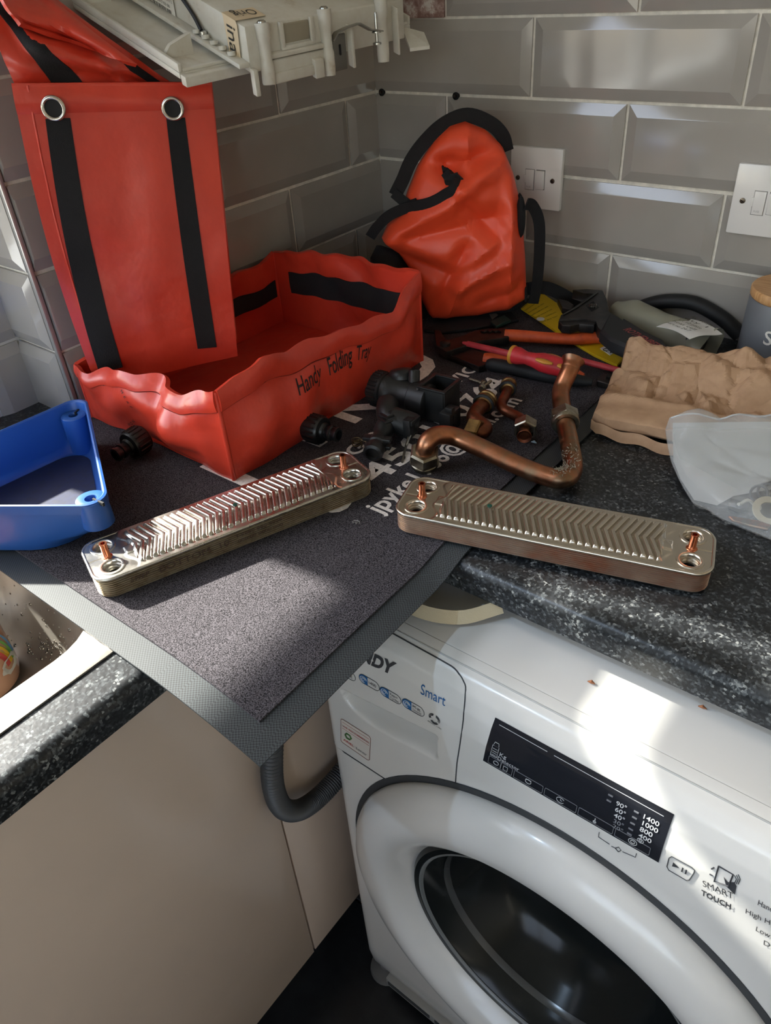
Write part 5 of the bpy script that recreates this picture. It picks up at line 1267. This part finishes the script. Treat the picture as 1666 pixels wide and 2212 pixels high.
# big adjustable wrench
aw = thing('adjustable_wrench', at(1300, 690, z=MZ+.015), 'big black adjustable wrench with red lettering on its grip', 'wrench')
zw = MZ+.041
part('head', slab([(1238, 626), (1268, 624), (1302, 627), (1311, 645), (1316, 672), (1330, 683), (1345, 696), (1310, 724), (1293, 708), (1287, 692), (1262, 687), (1232, 688), (1208, 690), (1212, 680), (1235, 666), (1262, 648), (1282, 634), (1262, 633)], zw-.014, zw), m_blksteel, aw)
part('lower_jaw', slab([(1207, 693), (1232, 691), (1262, 690), (1290, 696), (1284, 703), (1252, 700), (1232, 704), (1214, 702)], zw-.015, zw-.003), m_blksteel, aw)
part('hook', slab([(1205, 644), (1228, 650), (1240, 658), (1232, 668), (1215, 664)], zw-.016, zw-.006), m_blksteel, aw)
part('worm_slot', slab([(1266, 659), (1282, 651), (1294, 664), (1278, 673)], zw-.001, zw+.0003, 0), m_dark, aw)
part('worm', lathe_px((1272, 662), (1289, 662), zw+.0015, zw+.0015, [(.003, 0)]+[(.0046 if k % 2 else .0032, k/8) for k in range(1, 8)]+[(.003, 1)]), M('worn_edge_steel', (120, 116, 110), .35, metal=1), aw)
part('jaw_rail', MB().tube([at(1216, 681, z=zw+.001), at(1248, 663, z=zw+.001), at(1292, 632, z=zw+.001)], .0012, 6), M('worn_edge', (84, 82, 80), .4, metal=.9), aw)
part('grip', slab([(1318, 674), (1332, 682), (1344, 690), (1346, 686), (1400, 716), (1436, 736), (1446, 752), (1424, 772), (1370, 752), (1320, 732), (1297, 712)], zw-.017, zw+.004, .004), m_soft, aw)
a, b = at(1346, 712, z=zw+.0046), at(1440, 763, z=zw+.0046); d = (b-a); Lr = d.length; d.normalize(); nn = Vector((-d.y, d.x, 0))
lettering('ROTHENBERGER', .017, lambda u, v: a+d*u+nn*v, M('red_grip_letters', (150, 66, 64), .6), aw, bold=.02, width=Lr)
# loose strap end under the tools, dark rag and little green clip
rg = solo('tool_roll', slab([(915, 712), (960, 690), (1060, 672), (1098, 664), (1122, 690), (1060, 702), (1000, 712), (950, 718)], MZ+.0005, MZ+.005, .002), M('black_cloth', (20, 21, 23), .9, bump=.5, bscale=300), at(1050, 690, z=MZ), 'flat black cloth tool pouch under the pliers in front of the orange bag', 'pouch')
gc = solo('green_clip', slab([(1060, 693), (1090, 680), (1104, 690), (1072, 704)], MZ+.0055, MZ+.0105, .001), M('dark_green_plastic', (24, 52, 48), .5), at(1082, 693, z=MZ+.005), 'small dark green plastic clip on the black cloth by the orange bag', 'clip')
wl_ = solo('paper_tag', slab([(1056, 676), (1066, 672), (1076, 680), (1064, 690)], MZ+.0055, MZ+.0061, 0), M('grey_tag', (112, 98, 92), .8), at(1066, 681, z=MZ+.005), 'small pale printed tag on the black cloth beside the green clip', 'tag')

# ------------------------------------------------------------------ clear sleeve with coil, black hose, canister
m_slv = NM('cloudy_plastic_sleeve', (176, 174, 152), .35, alpha=.62).m
m_inner = M('grey_tube', (112, 112, 98), .5)
cs = thing('plastic_sleeve', at(1430, 740, z=W), 'cloudy plastic sleeve with a white paper label behind the brown paper bag', 'sleeve')
a, b = Vector((.488, -.054, W+.031)), at(1515, 745, z=W+.033); d = (b-a).normalized(); L = (b-a).length
part('rolled_filter', MB().lathe([(.010, .030), (.018, .036), (.018, L-.012), (.012, L-.011), (.011, L-.03), (0, L-.03)], a, d, 28), m_inner, cs, 50)
part('end_ring', MB().tube([b-d*.010+(d.orthogonal().normalized()*math.cos(t*.2618)+d.cross(d.orthogonal().normalized())*math.sin(t*.2618))*.0185 for t in range(24)], .0030, 8, closed=True), m_rubr, cs, 60)
def sl(u, v):
    t = 2*math.pi*u; r = (.0225+.0015*math.sin(3*t+v*7))*lerp(.5, 1, sm(0, .22, v))+.002*n2(u*5, v*6)+.005*sm(.9, 1, v)*math.sin(2*t+1); o1 = d.orthogonal().normalized(); o2 = d.cross(o1)
    p = a + d*(v*(L+.016)) + o1*(math.cos(t)*r) + o2*(math.sin(t)*r); p.z = max(p.z, W+.0085); p.y = min(p.y, -.009); return p
part('clear_film', MB().grid(sl, 36, 28, closed_u=True), m_slv, cs, 60)
q = [Vector(at(px, py, z=W+.0575)) for px, py in ((1418, 706), (1494, 687), (1562, 719), (1490, 733))]
lb = part('paper_label', MB().sheet(lambda u, v: q[0].lerp(q[1], u).lerp(q[3].lerp(q[2], u), v)+Vector((0, 0, .004*math.sin(math.pi*v)+.002*math.sin(5*u))), 10, 10, .0005), m_wcard, cs, 60)
for k in range(5):
    A_ = q[0].lerp(q[1], .15+.17*k); B_ = q[3].lerp(q[2], .15+.17*k); dd = (B_-A_); nn = (q[1]-q[0]).normalized()
    lettering(('part no 24-7', 'heat cell', 'kit 12 plate', 'qty 1', 'fit seals')[k], .0075, lambda u, v: A_.lerp(B_, .12)+dd.normalized()*u+nn*v+Vector((0, 0, .0062)), m_ytx, lb, width=dd.length*.68)
hz_ = catmull([Vector((.500, -.0125, W+.014)), Vector((.520, -.0125, W+.030)), Vector((.552, -.0125, W+.043)), Vector((.592, -.0125, W+.047)), Vector((.632, -.0125, W+.034)), Vector((.656, -.0125, W+.0185)), Vector((.664, -.013, W+.0128))], 7)
hz_ = [Vector((p.x, min(p.y, -.0188), max(p.z, W+.0122))) for p in hz_]
solo('rubber_hose', MB().tube(hz_, .0105, 16), m_rubr, (.55, -.02, W), 'thick black rubber hose arched against the tiles beside the canister', 'hose', 60)
can = thing('canister', (.731, -.072, W), 'grey sugar canister with a bamboo lid at the right edge', 'canister')
_cg = M('matt_grey_enamel', (104, 106, 110), .45)
part('pot', MB().lathe([(.049, 0), (.053, .002), (.0545, .006), (.0535, .096), (.052, .099), (.049, .099), (.049, .096), (0, .096)], (.731, -.072, W+.0006), n=48), _cg, can, 40)
_bm = NM('bamboo', (196, 150, 100), .5); co = _bm.coord((1, 14, 1)); _bm.color(_bm.ramp(_bm.noise(28, 4, .6, co), [(.35, (176, 128, 80)), (.65, (206, 162, 112))])); 
part('lid', MB().lathe([(.048, .096), (.0525, .100), (.0535, .1015), (.0535, .110), (.052, .1118), (0, .112)], (.731, -.072, W+.0006), n=48), _bm.m, can, 40)
ccx, ccy, cr = .731, -.072, .0548
a0 = math.atan2(at(1640, 730, z=W+.065).y-ccy, at(1640, 730, z=W+.065).x-ccx) if False else math.radians(-105)
lettering('Sugar', .026, lambda u, v: Vector((ccx+cr*math.cos(a0+u/cr), ccy+cr*math.sin(a0+u/cr), W+.053+v)), M('cream_print', (222, 216, 206), .6), can, bold=.01)

# ------------------------------------------------------------------ brown paper bag and clear zip bag
_pp = NM('kraft_paper', (176, 140, 108), .8); _pp.color(_pp.ramp(_pp.noise(60, 5), [(.35, (170, 134, 103)), (.7, (184, 149, 116))])); m_kraft = _pp.m
pb = thing('paper_bag', at(1480, 870, z=W), 'crumpled brown paper bag lying right of the copper pipe', 'paper bag')
po = [(1278, 908), (1296, 868), (1318, 836), (1338, 795), (1352, 762), (1440, 782), (1540, 798), (1600, 808), (1660, 810), (1760, 812), (1775, 930), (1660, 940), (1560, 940), (1470, 956), (1400, 940), (1340, 930), (1300, 922)]
qo = [at(px, py, z=W+(.044 if py < 830 else .012)) for px, py in po]; qo = [(p.x, p.y) for p in qo]; qc = at(1500, 862, z=W+.020)
lift = lambda x, y: .050*sm(-.285, -.215, y)
from mathutils import noise as _noise
def crump(x, y):
    a = _noise.voronoi(Vector((x*26, y*26, 1.3)))[0]; b = _noise.voronoi(Vector((x*60, y*60, 4.1)))[0]
    k1 = at(1290, 850, z=W+.03); k2 = at(1666, 925, z=W+.03); ln = (Vector((x, y))-Vector((k1.x, k1.y))).dot(Vector((k2.y-k1.y, -(k2.x-k1.x))).normalized())
    rough = sm(-.004, .02, -ln)
    return (.0150*(a[1]-a[0])+.0050*(b[1]-b[0]))*(.22+1.0*rough) - .005*rough + .006*math.exp(-(ln/.008)**2)
part('paper_body', weld(puff(qo, (qc.x, qc.y), lambda u, v, e: (u, v, W+.0125+lift(u, v)*.85+.019*e**.7+crump(u, v)*min(1, e*2.5)), lambda u, v, e: (u, v, W+.0125+lift(u, v)-.0035*e**.3), 150, 46, 3.0)), m_kraft, pb, 9)
f0 = [at(px, py, z=W+.02) for px, py in ((1278, 906), (1310, 926), (1400, 945), (1470, 958))]
part('folded_edge', MB().sheet(lambda u, v: pl([(0, 0), (1, 1)], u) and f0[0].lerp(f0[3], u)+Vector((0, 0, -.004-.012*v+.002*math.sin(u*14)))+Vector((.004*v, -.004*v, 0)) if u > 0 else f0[0]+Vector((0, 0, -.012*v)), 20, 4, .0008), m_kraft, pb, 30)
def film(name, alpha, rgb):
    n = NM(name, rgb, .12, alpha=alpha); n.bump(n.noise(40, 3, .6), .5, .004); return n.m
zb = thing('zip_bag', at(1580, 1030, z=W), 'clear plastic zip bag of seals and copper bits in front of the paper bag', 'plastic bag')
zo = [(1441, 908), (1500, 908), (1530, 912), (1562, 922), (1620, 918), (1760, 910), (1790, 1215), (1720, 1185), (1666, 1160), (1606, 1136), (1572, 1122), (1556, 1114), (1530, 1096), (1504, 1068), (1470, 1025), (1450, 998), (1444, 950)]
def zh(px, py): return lerp(.040, .012, sm(905, 1000, py))*sm(1160, 1090, py)+.004 if py < 1090 else .006
zq = [at(px, py, z=W+zh(px, py)) for px, py in zo]; zz = {}
zP = [(p.x, p.y) for p in zq]; zc_ = at(1600, 1030, z=W+.02)
y_hi = max(p[1] for p in zP); y_lo = min(p[1] for p in zP)
def zfront(u, v, e):
    base = W+.004+.034*sm(.02, .13, (v+.46)+(.0)) ; cr_ = _noise.voronoi(Vector((u*16, v*16, 7.7)))[0]
    return (u, v, base+.010*e**.7+.012*e**.3+.030*(cr_[1]-cr_[0])*e)
def zback(u, v, e): return (u, v, W+.003+.034*sm(.02, .13, (v+.46))-.0022*e**.2)
part('bag_film', weld(puff(zP, (zc_.x, zc_.y), zfront, zback, 130, 30, 2.6)), film('clear_polythene', .32, (206, 208, 208)), zb, 24)
zs = [at(px, py, z=W+.032) for px, py in ((1444, 935), (1530, 944), (1620, 942), (1760, 945))]
part('zip_seal', MB().tube([Vector(zfront(p.x, p.y, .55))+Vector((0, 0, .001)) for p in catmull(zs, 6)], .0011, 6), film('polythene_edge', .8, (222, 224, 226)), zb, 60)
# white backing label inside the bag
in_q = [at(px, py, z=W+.020) for px, py in ((1449, 938), (1740, 938), (1750, 1052), (1590, 1052), (1556, 1064), (1506, 1052), (1474, 1016), (1456, 990))]
part('inner_sheet', MB().add([Vector(zback(p.x, p.y, 1))+Vector((0, 0, .002)) for p in in_q], [tuple(range(8))]), M('white_inner_sheet', (196, 198, 196), .6), zb, fix=False)
def inbag(name, mb, mat, c, label, cat, sm_=50): return solo(name, mb, mat, c, label, cat, sm_)
c = at(1662, 1103, z=W+.010)
inbag('sealing_washer', MB().lathe([(.0095, -.001), (.016, -.001), (.0163, 0), (.016, .001), (.0095, .001), (.0092, 0), (.0095, -.001)], c, (.25, -.35, .9), 32, caps=False), M('fibre_washer', (196, 186, 160), .6), c, 'cream fibre washer inside the clear zip bag', 'washer')
c = at(1618, 1096, z=W+.0095)
inbag('curved_washer', MB().tube([c+Vector((.010*math.cos(t*.25), .010*math.sin(t*.25), .002*math.sin(t))) for t in range(14)], .0018, 6), M('off_white_rubber', (186, 182, 168), .5), c, 'pale curved rubber seal beside the fibre washer in the zip bag', 'seal')
c = at(1585, 1082, z=W+.006)
inbag('rubber_gasket', slab([(1576, 1074), (1608, 1072), (1622, 1082), (1616, 1102), (1592, 1104), (1574, 1096)], W+.0032, W+.0062, .001), m_rubr, c, 'flat black rubber gasket inside the clear zip bag', 'gasket')
c = at(1610, 1118, z=W+.005)
inbag('copper_strip', slab([(1574, 1114), (1604, 1118), (1640, 1124), (1666, 1134), (1660, 1142), (1620, 1134), (1584, 1124)], W+.0030, W+.0060, .001), m_cu, c, 'jagged copper strip along the lower edge of the zip bag', 'copper strip')
c = at(1652, 1078, z=W+.008)
for k in range(3):
    c = at(1640+16*k, 1066-5*k, z=W+.0165); inbag('seal_ring', MB().tube([c+Vector((.008*math.cos(t*.39), .006*math.sin(t*.39), .006*math.sin(t*.39))) for t in range(16)], .0015, 6, closed=True), M('grey_rubber', (98, 100, 104), .5), c, ('grey rubber ring in the zip bag, nearest the black gasket', 'grey rubber ring in the zip bag, between two other grey rings', 'grey rubber ring in the zip bag, nearest the right edge')[k], 'seal', 60)

# ------------------------------------------------------------------ drain hose, tumbler, crumbs
m_hose = M('grey_corrugated_hose', (62, 64, 66), .5)
hk = [(.4405, -.70, .86), (.4405, -.745, .80), (.4415, -.783, .730), (.4425, -.806, .655), (.4435, -.816, .60), (.4445, -.812, .553), (.446, -.793, .522), (.4475, -.765, .508), (.449, -.73, .507), (.45, -.69, .515), (.45, -.64, .53)]
hp = catmull(hk, 22); 
solo('drain_hose', MB().tube(hp, [.0138 if k % 2 else .0122 for k in range(len(hp))], 14), m_hose, (.44, -.75, .55), 'grey corrugated drain hose looping down beside the washing machine', 'hose', 40)
m_cup = NM('peach_tumbler', (240, 184, 148), .15, alpha=.94, coat=.3).m
cc0 = Vector((.176, -.978, W-.1480)); tilt = Vector((.0, .0, 1)).normalized()
cup = thing('tumbler', cc0, 'peach plastic tumbler with rainbow print standing in the sink', 'cup')
cprof = [(.034, 0), (.040, .002), (.0425, .012), (.0425, .03), (.0405, .13), (.0395, .13), (.0415, .03), (.040, .006), (0, .005)]
part('tumbler_wall', MB().lathe(cprof, cc0, tilt, 40), m_cup, cup, 50)
def cupmap(u, z, off=.0006):
    a = math.radians(46)+u/.042; r = pl([(0, .0425), (.03, .0427), (.13, .0407)], z)+off; return cc0+Vector((r*math.cos(a), r*math.sin(a), z))
def cpatch(pts, rgb, name, off=.0006):
    part(name, MB().add([cupmap(u, z, off) for u, z in pts], [tuple(range(len(pts)))]), M(name+'_print', rgb, .4), cup, 0, fix=False)
def arc(r0, r1, cu, cz, a0, a1, n=14): return [(cu+r1*math.cos(math.radians(lerp(a0, a1, k/n))), cz+r1*math.sin(math.radians(lerp(a0, a1, k/n)))) for k in range(n+1)] + [(cu+r0*math.cos(math.radians(lerp(a1, a0, k/n))), cz+r0*math.sin(math.radians(lerp(a1, a0, k/n)))) for k in range(n+1)]
for k, (c_, nm) in enumerate((((222, 80, 70), 'red_band'), ((244, 196, 40), 'yellow_band'), ((110, 180, 70), 'green_band'), ((120, 180, 230), 'blue_band'))): cpatch(arc(.040+.006*k, .046+.006*k, -.052, .030, 0, 80), c_, nm)
cl = [(-.006+.016*math.cos(t*.35)*(1+.12*math.sin(t*2.1)), .030+.010*math.sin(t*.35)*(1+.12*math.cos(t*2.1))) for t in range(18)]
cpatch(cl, (240, 236, 224), 'cloud', .0010)
for su, sz in ((.022, .060), (.030, .038), (.014, .046)): cpatch([(su+(.0032 if t % 2 else .0014)*math.cos(t*.628), sz+(.0032 if t % 2 else .0014)*math.sin(t*.628)) for t in range(10)], (246, 206, 60), 'star', .0010)
rr = random.Random(9); mb = MB()
for k in range(46):
    f = rr.random(); a_ = Vector((SX1-.033, lerp(-.92, -1.0, rr.random()), W-.006))
    c = Vector((SX1-.0345-.004*rr.random(), lerp(-.925, -1.03, rr.random()), W-.02-.08*rr.random())); r = rr.uniform(.0008, .0022)
    mb.lathe([(r, 0), (r*.8, r*.5), (r*.4, r*.8), (0, r*.85)], c, (-1, 0, .15), 8)
m_soil = M('water_drops', (200, 204, 204), .05)
bits = [('seed_husk', (1277, 1476), .8512, 'brown seed husk on the machine top, left of two', (150, 96, 62)), ('seed_husk', (1517, 1530), .8512, 'brown seed husk in the sun patch on the machine top', (150, 96, 62)), ('paint_flake', (1153, 957), MZ+.0006, 'pale blue flake on the mat below the open fitting', (170, 196, 214)), ('fluff', (770, 1130), MZ+.0006, 'tuft of grey fluff on the mat below the older exchanger', (120, 120, 118))]
for nm, p, z, lbl, rgb in bits:
    c = at(*p, z=z); mb = MB(); r0 = .0035 if nm != 'fluff' else .005
    if nm == 'fluff':
        for k in range(5): mb.tube([c+Vector((rr.uniform(-1, 1), rr.uniform(-1, 1), .2))*r0*.6*q_ for q_ in (0, .5, 1.0)], .0004, 4)
        mb.tube([c+Vector((.004*math.cos(t*.5), .003*math.sin(t*.5), .0012)) for t in range(9)], .0006, 4)
    else: mb.tube([c-Vector((r0, 0, -.0005)), c+Vector((0, .0006, .0016)), c+Vector((r0, .0008, .0005))], [.0004, .0018, .0004], 7)
    solo(nm, mb, M(nm+'_'+str(p[0]), rgb, .8), c, lbl, 'debris', 40)
# braided tape hanging off the worktop edge behind the mat
tp = catmull([(.475, -.640, .868), (.52, -.674, .8600), (.57, -.686, .8590), (.615, -.672, .8600), (.645, -.640, .866)], 6)
solo('webbing_tape', MB().strap(tp, (0, .55, .6), .014, .0015), M('cream_tape', (196, 182, 152), .85, bump=.6, bscale=700), (.57, -.68, .852), 'cream webbing tape sagging between the worktop edge and the machine top', 'tape', 40)
